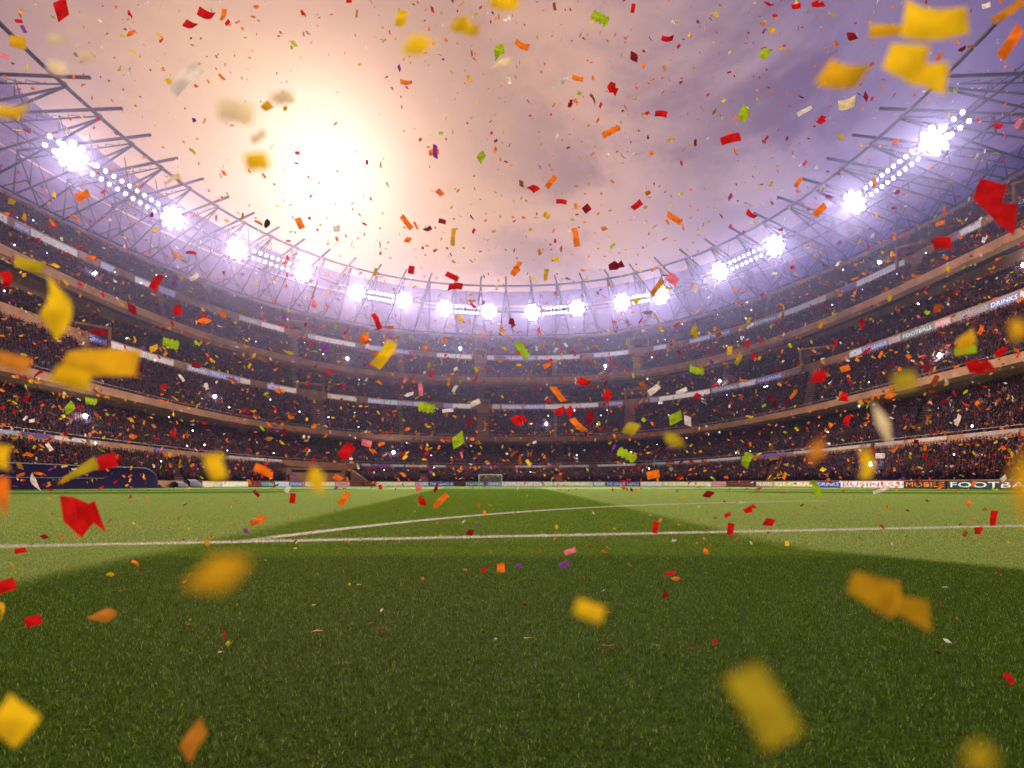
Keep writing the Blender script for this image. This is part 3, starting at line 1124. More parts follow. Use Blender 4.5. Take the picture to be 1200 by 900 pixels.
# ------------------------------------------------------------------ spectators
M_skin, t_, o_ = new_mat('skin')
b_ = t_.new('ShaderNodeBsdfPrincipled')
at_ = t_.new('ShaderNodeAttribute', attribute_type='INSTANCER', attribute_name='tone')
t_.l.new(t_.ramp(at_.outputs['Fac'], [(0, (.15, .055, .035)), (.6, (.08, .03, .02)), (1, (.025, .01, .008))]), b_.inputs['Base Color'])
b_.inputs['Roughness'].default_value = .6
b_.inputs['Specular IOR Level'].default_value = .15
t_.l.new(b_.outputs[0], o_.inputs[0])
M_shirt, t_, o_ = new_mat('clothing')
b_ = t_.new('ShaderNodeBsdfPrincipled')
at_ = t_.new('ShaderNodeAttribute', attribute_type='INSTANCER', attribute_name='shirt')
t_.l.new(at_.outputs['Color'], b_.inputs['Base Color'])
b_.inputs['Roughness'].default_value = .85
b_.inputs['Specular IOR Level'].default_value = .1
t_.l.new(b_.outputs[0], o_.inputs[0])
M_hair = pbr('hair_and_trousers', (.012, .008, .012), .8, spec=.05)


def loft(rings, n):
    v, f = [], []
    for cx, cy, cz, rx, ry in rings:
        v += [(cx + rx * math.cos(2 * PI * k / n), cy + ry * math.sin(2 * PI * k / n), cz) for k in range(n)]
    for j in range(len(rings) - 1):
        for k in range(n):
            k2 = (k + 1) % n
            f.append((j * n + k, j * n + k2, (j + 1) * n + k2, (j + 1) * n + k))
    f.append(tuple(range(n))[::-1])
    f.append(tuple((len(rings) - 1) * n + k for k in range(n)))
    return v, f


def person_mesh(arm_l, arm_r, lean):
    """low spectator facing +Y: trousers, shirt, arms, head and hair"""
    V, Fc, MI = [], [], []

    def add(v, f, m):
        b0 = len(V)
        V.extend(v)
        Fc.extend([tuple(i + b0 for i in q) for q in f])
        MI.extend([m] * len(f))
    for sx in (-.1, .1):
        add(*loft([(sx, 0, 0, .07, .10), (sx, 0, .45, .075, .08), (sx, 0, .88, .10, .11)], 5), 2)
    add(*loft([(0, 0, .82, .17, .12), (0, lean * .3, 1.08, .16, .11), (0, lean * .8, 1.36, .22, .12), (0, lean, 1.46, .12, .08)], 7), 1)
    add(*loft([(0, lean, 1.44, .055, .06), (0, lean, 1.50, .06, .06), (0, lean, 1.56, .085, .10), (0, lean, 1.66, .095, .11), (0, lean, 1.72, .07, .08)], 6), 0)
    add(*loft([(0, lean - .03, 1.63, .10, .10), (0, lean - .02, 1.71, .09, .10), (0, lean - .01, 1.76, .04, .05)], 6), 2)
    for sx, arm in ((-1, arm_l), (1, arm_r)):
        sh = Vector((sx * .22, lean * .8, 1.38))
        el, ha = arm
        E_ = sh + Vector((sx * el[0], el[1], el[2]))
        H_ = E_ + Vector((sx * ha[0], ha[1], ha[2]))
        mb_ = MB()
        mb_.tube([sh, E_], .06, 5, .05)
        add(mb_.v, mb_.f, 1)
        mb_ = MB()
        mb_.tube([E_, H_], .045, 5, .04)
        add(mb_.v, mb_.f, 0)
    return mesh('spectator', V, Fc, [M_skin, M_shirt, M_hair], True, MI)


UPA = ((.10, .05, .24), (.02, .06, .27))
DOWN = ((.05, .0, -.28), (.0, .10, -.22))
CLAP = ((.04, .12, -.22), (-.18, .20, .08))
WIDE = ((.24, .02, .14), (.12, .05, .24))
people = bpy.data.collections.new('spectators')
for i, (a, b, l) in enumerate([(UPA, UPA, .03), (DOWN, DOWN, .0), (CLAP, CLAP, .05), (WIDE, WIDE, .02), (UPA, DOWN, .02), (DOWN, WIDE, .06), (CLAP, UPA, .0)]):
    ob = bpy.data.objects.new('spectator', person_mesh(a, b, l))
    people.objects.link(ob)

pal = np.array([(.020, .012, .022), (.035, .018, .035), (.06, .018, .022), (.10, .020, .022), (.03, .025, .06), (.12, .07, .08), (.18, .12, .12), (.02, .015, .02), (.26, .05, .03), (.60, .50, .48), (.75, .70, .70), (.40, .16, .06), (.10, .07, .20), (.60, .22, .04)])
palw = np.array([20, 16, 10, 8, 10, 6, 2.5, 14, 3, 1.2, .9, 4, 6, 1.2])
palw = palw / palw.sum()
pts, rots, scs, cols, tones = [], [], [], [], []
skip = {}
for tn, xp, wd in AISLES:
    t = TD[tn]
    skip.setdefault(tn, []).append((phi_of(xp, (t[1] + t[2]) / 2), wd + .25))
for tn, phi, wd in PORTAL_HOLES:
    other = 'T3b' if tn == 'T3' else 'T4b'
    skip.setdefault(other, []).append((phi, wd + .4, .075))
tun0, tun1 = phi_of(336, .1), phi_of(424, .1)
for t in TIERS:
    for q in range(t[5]):
        s, z = tier_row(t, q)
        s = s + (t[2] - t[1]) / t[5] * .5
        R_ = ring(s, z)
        R2 = np.vstack([R_, R_[:1]])
        seg = np.linalg.norm(np.diff(R2[:, :2], axis=0), axis=1)
        cum = np.concatenate([[0], np.cumsum(seg)])
        nS = int(cum[-1] / .54)
        u = (np.arange(nS) + .5) * .54 + rng.normal(0, .05, nS)
        u = u[rng.random(nS) < .94]
        x = np.interp(u, cum, R2[:, 0])
        y = np.interp(u, cum, R2[:, 1])
        zz_ = np.interp(u, cum, R2[:, 2])
        ph = np.interp(u, cum, np.concatenate([PHI, [2 * PI]]))
        ok = (y > 12) & (np.abs(x) < 1.22 * y)
        for e in skip.get(t[0], []):
            p0, wd = e[0], e[1]
            c = np.array(pos(s, z, p0)[:2])
            near = np.hypot(x - c[0], y - c[1]) < wd / 2
            if len(e) == 3 and s > t[1] + e[2]:
                near[:] = False
            ok &= ~near
        if t[0] == 'T1':
            ok &= ~((ph > min(tun0, tun1)) & (ph < max(tun0, tun1)))
        x, y, zz_ = x[ok], y[ok], zz_[ok]
        pts.append(np.stack([x + rng.normal(0, .05, len(x)), y + rng.normal(0, .05, len(x)), zz_], 1))
pts = np.concatenate(pts)
nP = len(pts)
rots = np.arctan2(55 - pts[:, 1], 0 - pts[:, 0]) - PI / 2 + rng.normal(0, .25, nP)
scs = rng.uniform(.90, 1.08, nP)
# supporters in the same colours stand together in loose blocks
th_ = np.arctan2(pts[:, 1] - 60, pts[:, 0])
blk = np.sin(th_ * 9 + pts[:, 2] * .22) + np.sin(th_ * 17 - pts[:, 2] * .15 + 1.3) + .8 * rng.normal(0, 1, nP)
ci_ = rng.choice(len(pal), nP, p=palw)
ci_ = np.where((blk > 1.5) & (rng.random(nP) < .45), rng.choice([2, 3, 8], nP), ci_)
ci_ = np.where((blk < -1.6) & (rng.random(nP) < .45), rng.choice([1, 4, 12], nP), ci_)
cols = pal[ci_] * rng.uniform(.12, .95, (nP, 1)) * np.array([1.45, .80, .98])
tones = rng.random(nP) ** 1.3
print('spectators', nP)


def scatter(name, P, attrs, coll, mats=()):
    """points carrying attributes, each drawn as one mesh of a collection"""
    me = bpy.data.meshes.new(name)
    me.vertices.add(len(P))
    me.vertices.foreach_set('co', np.asarray(P, dtype=np.float32).ravel())
    for k, (ty, arr) in attrs.items():
        a = me.attributes.new(k, ty, 'POINT')
        if ty == 'FLOAT_COLOR':
            a.data.foreach_set('color', np.asarray(arr, dtype=np.float32).ravel())
        else:
            a.data.foreach_set('value', np.asarray(arr, dtype=np.int32 if ty == 'INT' else np.float32).ravel())
    o = bpy.data.objects.new(name, me)
    COL.objects.link(o)
    ng = bpy.data.node_groups.new(name, 'GeometryNodeTree')
    ng.interface.new_socket('Geometry', in_out='INPUT', socket_type='NodeSocketGeometry')
    ng.interface.new_socket('Geometry', in_out='OUTPUT', socket_type='NodeSocketGeometry')
    N, L = ng.nodes, ng.links
    gi, go = N.new('NodeGroupInput'), N.new('NodeGroupOutput')
    m2p = N.new('GeometryNodeMeshToPoints')
    iop = N.new('GeometryNodeInstanceOnPoints')
    ci = N.new('GeometryNodeCollectionInfo')
    ci.inputs[0].default_value = coll
    ci.inputs[1].default_value = True
    ci.inputs[2].default_value = True
    L.new(gi.outputs[0], m2p.inputs[0])
    L.new(m2p.outputs[0], iop.inputs['Points'])
    L.new(ci.outputs[0], iop.inputs['Instance'])
    iop.inputs['Pick Instance'].default_value = True

    def na(nm, ty):
        n = N.new('GeometryNodeInputNamedAttribute')
        n.data_type = ty
        n.inputs[0].default_value = nm
        return n.outputs[0]
    L.new(na('pick', 'INT'), iop.inputs['Instance Index'])
    cx = N.new('ShaderNodeCombineXYZ')
    L.new(na('turn', 'FLOAT'), cx.inputs[2])
    e2r = N.new('FunctionNodeEulerToRotation')
    L.new(cx.outputs[0], e2r.inputs[0])
    L.new(e2r.outputs[0], iop.inputs['Rotation'])
    sx = N.new('ShaderNodeCombineXYZ')
    for k in range(3):
        L.new(na('size', 'FLOAT'), sx.inputs[k])
    L.new(sx.outputs[0], iop.inputs['Scale'])
    L.new(iop.outputs[0], go.inputs[0])
    md = o.modifiers.new('scatter', 'NODES')
    md.node_group = ng
    return o


crowd = scatter('crowd', pts, {
    'pick': ('INT', rng.integers(0, 7, nP)), 'turn': ('FLOAT', rots), 'size': ('FLOAT', scs), 'tone': ('FLOAT', tones),
    'shirt': ('FLOAT_COLOR', np.concatenate([cols, np.ones((nP, 1))], 1))}, people)
tag(crowd, 'dense crowd of standing spectators in dark maroon and purple clothes filling every tier', 'crowd', kind='stuff')

# phone torches and camera flashes held up in the crowd
M_phone = pbr('phone_body', (.02, .02, .025), .3)
M_torch = emis('phone_torch', (.85, .92, 1.0), 9.0)
M_flash = emis('flash_tube', (.80, .90, 1.0), 90.0)
mb = MB()
mb.box((0, 0, 0), .08, .012, .16)
ME_ph = mesh('phone_body', mb.v, mb.f, M_phone)


def disc(r, n=10, y=-.02):
    return [(r * math.cos(2 * PI * k / n), y, r * math.sin(2 * PI * k / n)) for k in range(n)], [tuple(range(n))]


ME_torch = mesh('torch', *disc(.10), M_torch)
FL = [(101, 488, 'left lower stand below the orange confetti'), (254, 464, 'left middle stand'), (113, 320, 'upper left stand'), (409, 420, 'upper tier left of centre'), (540, 408, 'upper tier above centre'),
      (461, 529, 'lower tier left of the goal'), (640, 497, 'middle tier right of the goal'), (708, 428, 'upper tier right of centre'), (847, 450, 'middle tier near a white panel'), (1099, 415, 'right stand under the FOOTBALL panel'),
      (1018, 545, 'lower stand above the BUSINESS board'), (1028, 308, 'top right stand below the roof trusses'), (1198, 310, 'right frame edge in the upper stand')]
tree_pts = pts
pp = np.stack([600 + F * pts[:, 0] / pts[:, 1], YH - F * (pts[:, 2] + 2.0 - H) / pts[:, 1]], 1)
for x, y, where in FL:
    dd = (pp[:, 0] - x) ** 2 + (pp[:, 1] - y) ** 2
    c_ = np.where(dd < dd.min() + 2)[0]
    k = c_[np.argmin(pts[c_, 1])]
    P_ = Vector(pts[k]) + Vector((0, -.25, 2.0))
    o = tag(empty('camera_flash', P_), f'bright white camera flash going off in the {where}', 'camera flash', 'camera flashes in the crowd')
    mb = MB()
    mb.box((0, .1, 0), .16, .09, .11)
    mb.build('body', M_phone, o)
    mb = MB()
    mb.tube([(0, .05, 0), (0, -.06, 0)], .05, 8)
    mb.build('objective', M_phone, o)
    link('flash_head', mesh('flash_head', *disc(.34, 12, -.07), M_flash), o)
    ld = bpy.data.lights.new('flash_glow', 'POINT')
    ld.energy = 350
    ld.color = (.75, .85, 1.0)
    ld.shadow_soft_size = .15
    lo = bpy.data.objects.new('flash_glow', ld)
    COL.objects.link(lo)
    lo.location = P_ + Vector((0, -.4, .1))
sel = np.where((pp[:, 0] > 5) & (pp[:, 0] < 1195))[0]
phones = []
for k in rng.choice(sel, 90, replace=False):
    P_ = Vector(pts[k]) + Vector((0, -.25, 2.05))
    o = tag(empty('phone', P_), None, 'phone', 'lit phones held up in the crowd')
    phones.append((o, pp[k]))
    link('phone_body', ME_ph, o)
    link('torch', ME_torch, o).scale = (rng.uniform(.7, 1.5),) * 3

# ------------------------------------------------------------------ pitch
def circle3(a, b, c):
    ax, ay, bx, by, cx, cy = *a, *b, *c
    d = 2 * (ax * (by - cy) + bx * (cy - ay) + cx * (ay - by))
    ux = ((ax * ax + ay * ay) * (by - cy) + (bx * bx + by * by) * (cy - ay) + (cx * cx + cy * cy) * (ay - by)) / d
    uy = ((ax * ax + ay * ay) * (cx - bx) + (bx * bx + by * by) * (ax - cx) + (cx * cx + cy * cy) * (bx - ax)) / d
    return ux, uy, math.hypot(ax - ux, ay - uy)


def gnd(x, y):
    Y = H * F / (y - YH)
    return ((x - 600) / F * Y, Y)


L0, L1 = gnd(0, 641), gnd(1180, 617)
CX, CY, CR = circle3(gnd(322, 630), gnd(600, 601), gnd(820, 590))
LN = Vector((L1[1] - L0[1], -(L1[0] - L0[0]))).normalized()
LC = LN.x * L0[0] + LN.y * L0[1]
LW = .15      # half width of the chalk line


def turf_nodes(t):
    """white-line mask and mowing factor, with the painted near vignette band, from the place on the pitch"""
    g = t.new('ShaderNodeNewGeometry')
    sp = t.new('ShaderNodeSeparateXYZ')
    t.l.new(g.outputs['Position'], sp.inputs[0])
    x, y = sp.outputs[0], sp.outputs[1]
    cv = t.new('ShaderNodeCombineXYZ')
    t.l.new(x, cv.inputs[0])
    t.l.new(y, cv.inputs[1])
    wob = t.math('MULTIPLY', t.math('SUBTRACT', t.noise(cv.outputs[0], 3.0, 3), .5), .12)
    d1 = t.math('ABSOLUTE', t.math('ADD', t.math('SUBTRACT', t.math('ADD', t.math('MULTIPLY', x, LN.x), t.math('MULTIPLY', y, LN.y)), LC), wob))
    m1 = t.math('SUBTRACT', 1.0, t.smooth(d1, LW - .05, LW + .05))
    rx, ry = t.math('SUBTRACT', x, CX), t.math('SUBTRACT', y, CY)
    rad = t.math('SQRT', t.math('ADD', t.math('MULTIPLY', rx, rx), t.math('MULTIPLY', ry, ry)))
    d2 = t.math('ABSOLUTE', t.math('ADD', t.math('SUBTRACT', rad, CR), wob))
    m2 = t.math('SUBTRACT', 1.0, t.smooth(d2, LW - .05, LW + .06))
    # the arc only counts on the far side of the straight line and left of its end
    side = t.math('GREATER_THAN', t.math('SUBTRACT', t.math('ADD', t.math('MULTIPLY', x, -LN.x), t.math('MULTIPLY', y, -LN.y)), -LC), 0.0) if LN.y < 0 else t.math('GREATER_THAN', t.math('ADD', t.math('MULTIPLY', x, LN.x), t.math('MULTIPLY', y, LN.y)), LC)
    lim = t.math('LESS_THAN', x, 13.0)
    lim2 = t.math('GREATER_THAN', x, -4.5)
    m2 = t.math('MULTIPLY', t.math('MULTIPLY', m2, side), t.math('MULTIPLY', lim, lim2))
    line = t.math('MAXIMUM', m1, m2)
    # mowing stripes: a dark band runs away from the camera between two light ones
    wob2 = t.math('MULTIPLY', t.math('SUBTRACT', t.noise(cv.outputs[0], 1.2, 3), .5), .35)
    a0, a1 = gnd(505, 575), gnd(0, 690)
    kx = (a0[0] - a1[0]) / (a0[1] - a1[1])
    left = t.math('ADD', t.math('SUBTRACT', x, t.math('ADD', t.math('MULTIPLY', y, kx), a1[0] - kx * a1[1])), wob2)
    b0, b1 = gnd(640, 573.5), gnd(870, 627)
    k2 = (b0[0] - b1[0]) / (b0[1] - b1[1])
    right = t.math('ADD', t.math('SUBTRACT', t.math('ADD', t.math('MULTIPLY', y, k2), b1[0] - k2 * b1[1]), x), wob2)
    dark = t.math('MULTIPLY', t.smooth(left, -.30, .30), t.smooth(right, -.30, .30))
    # near cross cut: the turf this side of it was mown towards the camera, and is painted darker as a vignette
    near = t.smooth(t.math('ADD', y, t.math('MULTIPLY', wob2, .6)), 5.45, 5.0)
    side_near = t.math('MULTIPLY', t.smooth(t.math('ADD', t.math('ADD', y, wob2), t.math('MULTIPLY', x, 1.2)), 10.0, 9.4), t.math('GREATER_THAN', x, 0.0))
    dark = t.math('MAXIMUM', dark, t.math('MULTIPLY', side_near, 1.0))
    # strips beyond the far touchlines
    e1 = t.math('SUBTRACT', t.math('ADD', y, t.math('MULTIPLY', t.math('ABSOLUTE', x), .35)), 44.0)
    far = t.smooth(e1, -.4, .4)
    sw = t.math('MAXIMUM', t.smooth(t.math('SINE', t.math('MULTIPLY', e1, .36)), -.35, -.15), t.smooth(y, 84.0, 86.0))
    farl = t.math('MULTIPLY', far, sw)
    dark = t.math('MAXIMUM', dark, t.math('MULTIPLY', farl, t.math('MAXIMUM', t.math('GREATER_THAN', t.math('ABSOLUTE', x), 18.0), t.smooth(y, 84.0, 86.0))))
    return line, dark, near, cv.outputs[0]


TL, TD_, TN_DIM = (.34, .49, .13), (.145, .275, .014), (.078, .168, .008)  # last colour: near mown band, darkened further to paint in a vignette
M_turf, t, out = new_mat('turf')
b = t.new('ShaderNodeBsdfPrincipled')
line, dark, near, pv = turf_nodes(t)
n1 = t.noise(pv, .35, 4)
n2 = t.noise(pv, 26.0, 3, .7)
n3 = t.noise(pv, 140.0, 2, .7)
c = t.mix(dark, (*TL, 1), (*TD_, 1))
c = t.mix(t.math('MULTIPLY', t.math('MULTIPLY', near, dark), .9), c, (*TN_DIM, 1))
vr = t.math('ADD', t.math('ADD', t.math('MULTIPLY', n1, .5), t.math('MULTIPLY', n2, .9)), t.math('MULTIPLY', n3, .6))
sc_ = t.vmath('SCALE', c)
t.l.new(t.smooth(vr, .45, 1.55), sc_.inputs[3])
sc2 = t.vmath('SCALE', sc_.outputs[0])
sc2.inputs[3].default_value = 1.35
c = t.mix(t.math('MULTIPLY', line, .85), sc2.outputs[0], (.62, .62, .56, 1))
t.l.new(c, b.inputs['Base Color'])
b.inputs['Roughness'].default_value = .8
b.inputs['Specular IOR Level'].default_value = .05
bp = t.new('ShaderNodeBump')
bp.inputs['Strength'].default_value = .9
bp.inputs['Distance'].default_value = .04
t.l.new(t.math('ADD', n2, n3), bp.inputs['Height'])
t.l.new(bp.outputs[0], b.inputs['Normal'])
t.l.new(b.outputs[0], out.inputs[0])
gx, gy = np.linspace(-118, 118, 25), np.linspace(-55, 205, 27)
v = [(x, y, 0) for y in gy for x in gx]
f = [(j * 25 + i, j * 25 + i + 1, (j + 1) * 25 + i + 1, (j + 1) * 25 + i) for j in range(26) for i in range(24)]
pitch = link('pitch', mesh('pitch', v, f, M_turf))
tag(pitch, 'mown football pitch with light and dark green stripes', 'pitch', kind='structure')

M_line = pbr('line_paint', (.78, .80, .76), .8, scale=22, col2=(.10, .16, .04))
td = Vector((-LN.y, LN.x))
if td.x < 0:
    td = -td
LNU = LN if LN.y > 0 else -LN
c0 = Vector(L0)
v, f = [], []
for i in range(61):
    u = -9 + 34 * i / 60
    w = LW * .8
    p = c0 + td * u
    v += [(p.x - LNU.x * w, p.y - LNU.y * w, .004), (p.x + LNU.x * w, p.y + LNU.y * w, .004)]
f = [(2 * i, 2 * i + 2, 2 * i + 3, 2 * i + 1) for i in range(60)]
tag(link('pitch_line', mesh('pitch_line', v, f, M_line)), 'straight white chalk line across the near pitch', kind='structure')
a0 = math.atan2(gnd(322, 630)[1] - CY, gnd(322, 630)[0] - CX)
a1 = math.atan2(gnd(820, 590)[1] - CY, gnd(820, 590)[0] - CX)
v = []
for i in range(61):
    a = a0 + (a1 - a0) * 1.25 * i / 60
    for r in (CR - LW * .8, CR + LW * .8):
        v.append((CX + r * math.cos(a), CY + r * math.sin(a), .008))
tag(link('pitch_arc', mesh('pitch_arc', v, f, M_line)), 'curved white chalk line branching from the straight one', kind='structure')

# grass blades: patches of single blades, laid over the near pitch
M_blade, t, out = new_mat('grass_blade')
line, dark, near, pv = turf_nodes(t)
gi = t.new('ShaderNodeNewGeometry')
rnd = gi.outputs['Random Per Island']
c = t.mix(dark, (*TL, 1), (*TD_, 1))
c = t.mix(t.math('MULTIPLY', t.math('MULTIPLY', near, dark), .9), c, (*TN_DIM, 1))
dry = t.smooth(rnd, .90, .97)
scb = t.vmath('SCALE', c)
t.l.new(t.math('ADD', t.math('MULTIPLY', t.math('POWER', rnd, 2.0), 1.7), .45), scb.inputs[3])
c = t.mix(t.math('MULTIPLY', dry, .85), scb.outputs[0], (.46, .60, .22, 1))
c = t.mix(t.math('MULTIPLY', line, t.math('GREATER_THAN', rnd, .32)), c, (.80, .82, .78, 1))
df = t.new('ShaderNodeBsdfDiffuse')
tr = t.new('ShaderNodeBsdfTranslucent')
gl = t.new('ShaderNodeBsdfGlossy')
gl.inputs['Roughness'].default_value = .38
gl.inputs['Color'].default_value = (.8, .85, .8, 1)
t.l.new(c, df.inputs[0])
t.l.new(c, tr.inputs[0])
mx = t.new('ShaderNodeMixShader')
mx.inputs[0].default_value = .38
t.l.new(df.outputs[0], mx.inputs[1])
t.l.new(tr.outputs[0], mx.inputs[2])
mx2 = t.new('ShaderNodeMixShader')
mx2.inputs[0].default_value = .003
t.l.new(mx.outputs[0], mx2.inputs[1])
t.l.new(gl.outputs[0], mx2.inputs[2])
t.l.new(mx.outputs[0], out.inputs[0])


def blade_patch(size, n, hmin, hmax, w):
    p = rng.uniform(-size / 2, size / 2, (n, 2))
    hh = rng.uniform(hmin, hmax, n)
    az = rng.uniform(0, 2 * PI, n)
    ben = rng.uniform(.15, .95, n) * hh
    bd = rng.uniform(0, 2 * PI, n)
    ww = w * rng.uniform(.7, 1.3, n)
    dx, dy = np.cos(az) * ww / 2, np.sin(az) * ww / 2
    bx, by = np.cos(bd) * ben, np.sin(bd) * ben
    o0 = np.zeros(n)
    v = np.stack([
        np.stack([p[:, 0] - dx, p[:, 1] - dy, o0], 1), np.stack([p[:, 0] + dx, p[:, 1] + dy, o0], 1),
        np.stack([p[:, 0] + dx * .8 + bx * .3, p[:, 1] + dy * .8 + by * .3, hh * .6], 1), np.stack([p[:, 0] - dx * .8 + bx * .3, p[:, 1] - dy * .8 + by * .3, hh * .6], 1),
        np.stack([p[:, 0] + bx, p[:, 1] + by, hh], 1)], 1).reshape(-1, 3)
    k = np.arange(n) * 5
    f = [(a, a + 1, a + 2, a + 3) for a in k] + [(a + 3, a + 2, a + 4) for a in k]
    return mesh('grass_patch', v, f, M_blade)


turf = bpy.data.collections.new('turf_patches')
spec = [(.5, 4200, .008, .021, .0017)] * 4 + [(1.0, 5200, .010, .024, .0034)] * 3 + [(2.0, 5200, .012, .028, .0075)] * 3
for i, a in enumerate(spec):
    ob = bpy.data.objects.new('grass_patch_%02d' % i, blade_patch(*a))
    turf.objects.link(ob)
gp, gpick = [], []
for cell, y0, y1, lo, hi in ((.5, .7, 6.0, 0, 4), (1.0, 6.0, 20.0, 4, 7), (2.0, 20.0, 62.0, 7, 10)):
    for y in np.arange(y0 + cell / 2, y1 + .01, cell):
        hwid = y * 1.15 + .8
        for x in np.arange(-hwid, hwid, cell):
            if abs(x) > 52:
                continue
            gp.append((x, y, 0))
            gpick.append(rng.integers(lo, hi))
gp = np.array(gp)
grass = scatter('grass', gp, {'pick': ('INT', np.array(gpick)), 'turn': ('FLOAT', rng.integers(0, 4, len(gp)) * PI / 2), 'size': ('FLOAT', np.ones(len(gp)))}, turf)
tag(grass, 'short mown grass blades covering the pitch', 'grass', kind='stuff')

# ------------------------------------------------------------------ confetti
def paper(name, col, edge=None):
    m, t, out = new_mat(name)
    tc = t.new('ShaderNodeTexCoord')
    nz = t.noise(tc.outputs['Object'], 40.0, 3)
    c = t.mix(t.smooth(nz, .3, .7), (*col, 1), (*[q * .55 for q in col], 1))
    df = t.new('ShaderNodeBsdfDiffuse')
    tr = t.new('ShaderNodeBsdfTranslucent')
    gl = t.new('ShaderNodeBsdfGlossy')
    gl.inputs['Roughness'].default_value = .3
    t.l.new(c, df.inputs[0])
    t.l.new(c, tr.inputs[0])
    mx = t.new('ShaderNodeMixShader')
    mx.inputs[0].default_value = .55
    t.l.new(df.outputs[0], mx.inputs[1])
    t.l.new(tr.outputs[0], mx.inputs[2])
    m2 = t.new('ShaderNodeMixShader')
    m2.inputs[0].default_value = .025
    t.l.new(mx.outputs[0], m2.inputs[1])
    t.l.new(gl.outputs[0], m2.inputs[2])
    t.l.new(m2.outputs[0], out.inputs[0])
    return m


PAPER = {'red': (.60, .008, .012), 'orange': (.90, .22, .015), 'yellow': (.92, .66, .015), 'gold': (.74, .46, .015), 'green': (.36, .58, .015), 'white': (.85, .83, .82),
         'maroon': (.24, .008, .02), 'purple': (.26, .05, .42), 'cream': (.88, .80, .52), 'amber': (.62, .26, .03), 'olive': (.46, .40, .02), 'pink': (.80, .22, .30), 'black': (.015, .02, .02), 'brown': (.28, .10, .03)}
PM = {k: paper(k + '_paper', c) for k, c in PAPER.items()}


def piece(shape, L, Wd, curl, r):
    """a bent slip of paper, long side on X, centred; flat shapes get cross ribs so that they can curl"""
    n = 8
    V, Fc = [], []
    if shape == 'fold':
        Wd = Wd * 1.25
        # a slip creased twice
        z0 = L * .2
        a = L / 2
        V = [(-a, -Wd * .12, 0), (-a * .86, Wd * .5, -z0 * .2), (-a * .05, -Wd * .56, z0), (a * .08, Wd * .44, z0 * .8), (a * .28, -Wd * .28, 0), (a * .36, Wd * .2, 0), (a, -Wd * .55, z0 * .8), (a * .88, Wd * .26, z0 * .6)]
        Fc = [(0, 2, 3, 1), (2, 4, 5, 3), (4, 6, 7, 5)]
        # subdivide each leaf so that it bends a little
        return V, Fc
    for i in range(n + 1):
        u = i / n
        x = (u - .5) * L
        if shape == 'strip':
            hw = Wd / 2
            sk = .0
        elif shape == 'slant':
            hw = Wd / 2
            sk = .45 * Wd
        elif shape == 'leaf':
            hw = Wd / 2 * max(.02, 1 - abs(2 * u - 1) ** 1.25)
            sk = 0
        elif shape == 'wedge':
            hw = Wd / 2 * (.06 + .94 * u)
            sk = 0
        elif shape == 'drop':
            hw = Wd / 2 * math.sqrt(max(.0004, 1 - (2 * max(u, .42) - 1) ** 2 if u > .42 else (u / .42) ** 1.6))
            sk = 0
        else:                       # zig: pinked edge
            hw = Wd / 2 * (1.0 if i % 2 else .62)
            sk = 0
        th = curl * (u - .5)
        if abs(curl) > 1e-3:
            R_ = L / curl
            xx, zz = R_ * math.sin(th), R_ * (1 - math.cos(th))
        else:
            xx, zz = x, 0
        tw = .5 * (u - .5) * (r - .5) * 2
        for sg in (-1, 1):
            V.append((xx + sg * sk * .5, sg * hw * math.cos(tw), zz + sg * hw * math.sin(tw)))
    for i in range(n):
        Fc.append((2 * i, 2 * i + 2, 2 * i + 3, 2 * i + 1))
    return V, Fc


def orient(P, roll, tilt, spin):
    """matrix whose X axis shows at angle roll (degrees, anticlockwise) to an eye at the camera, tipped by tilt about X and spin about Y"""
    B = Matrix(((1, 0, 0), (0, 0, 1), (0, -1, 0))).transposed()
    return B @ Matrix.Rotation(math.radians(roll), 3, 'Z') @ Matrix.Rotation(tilt, 3, 'X') @ Matrix.Rotation(spin, 3, 'Y')


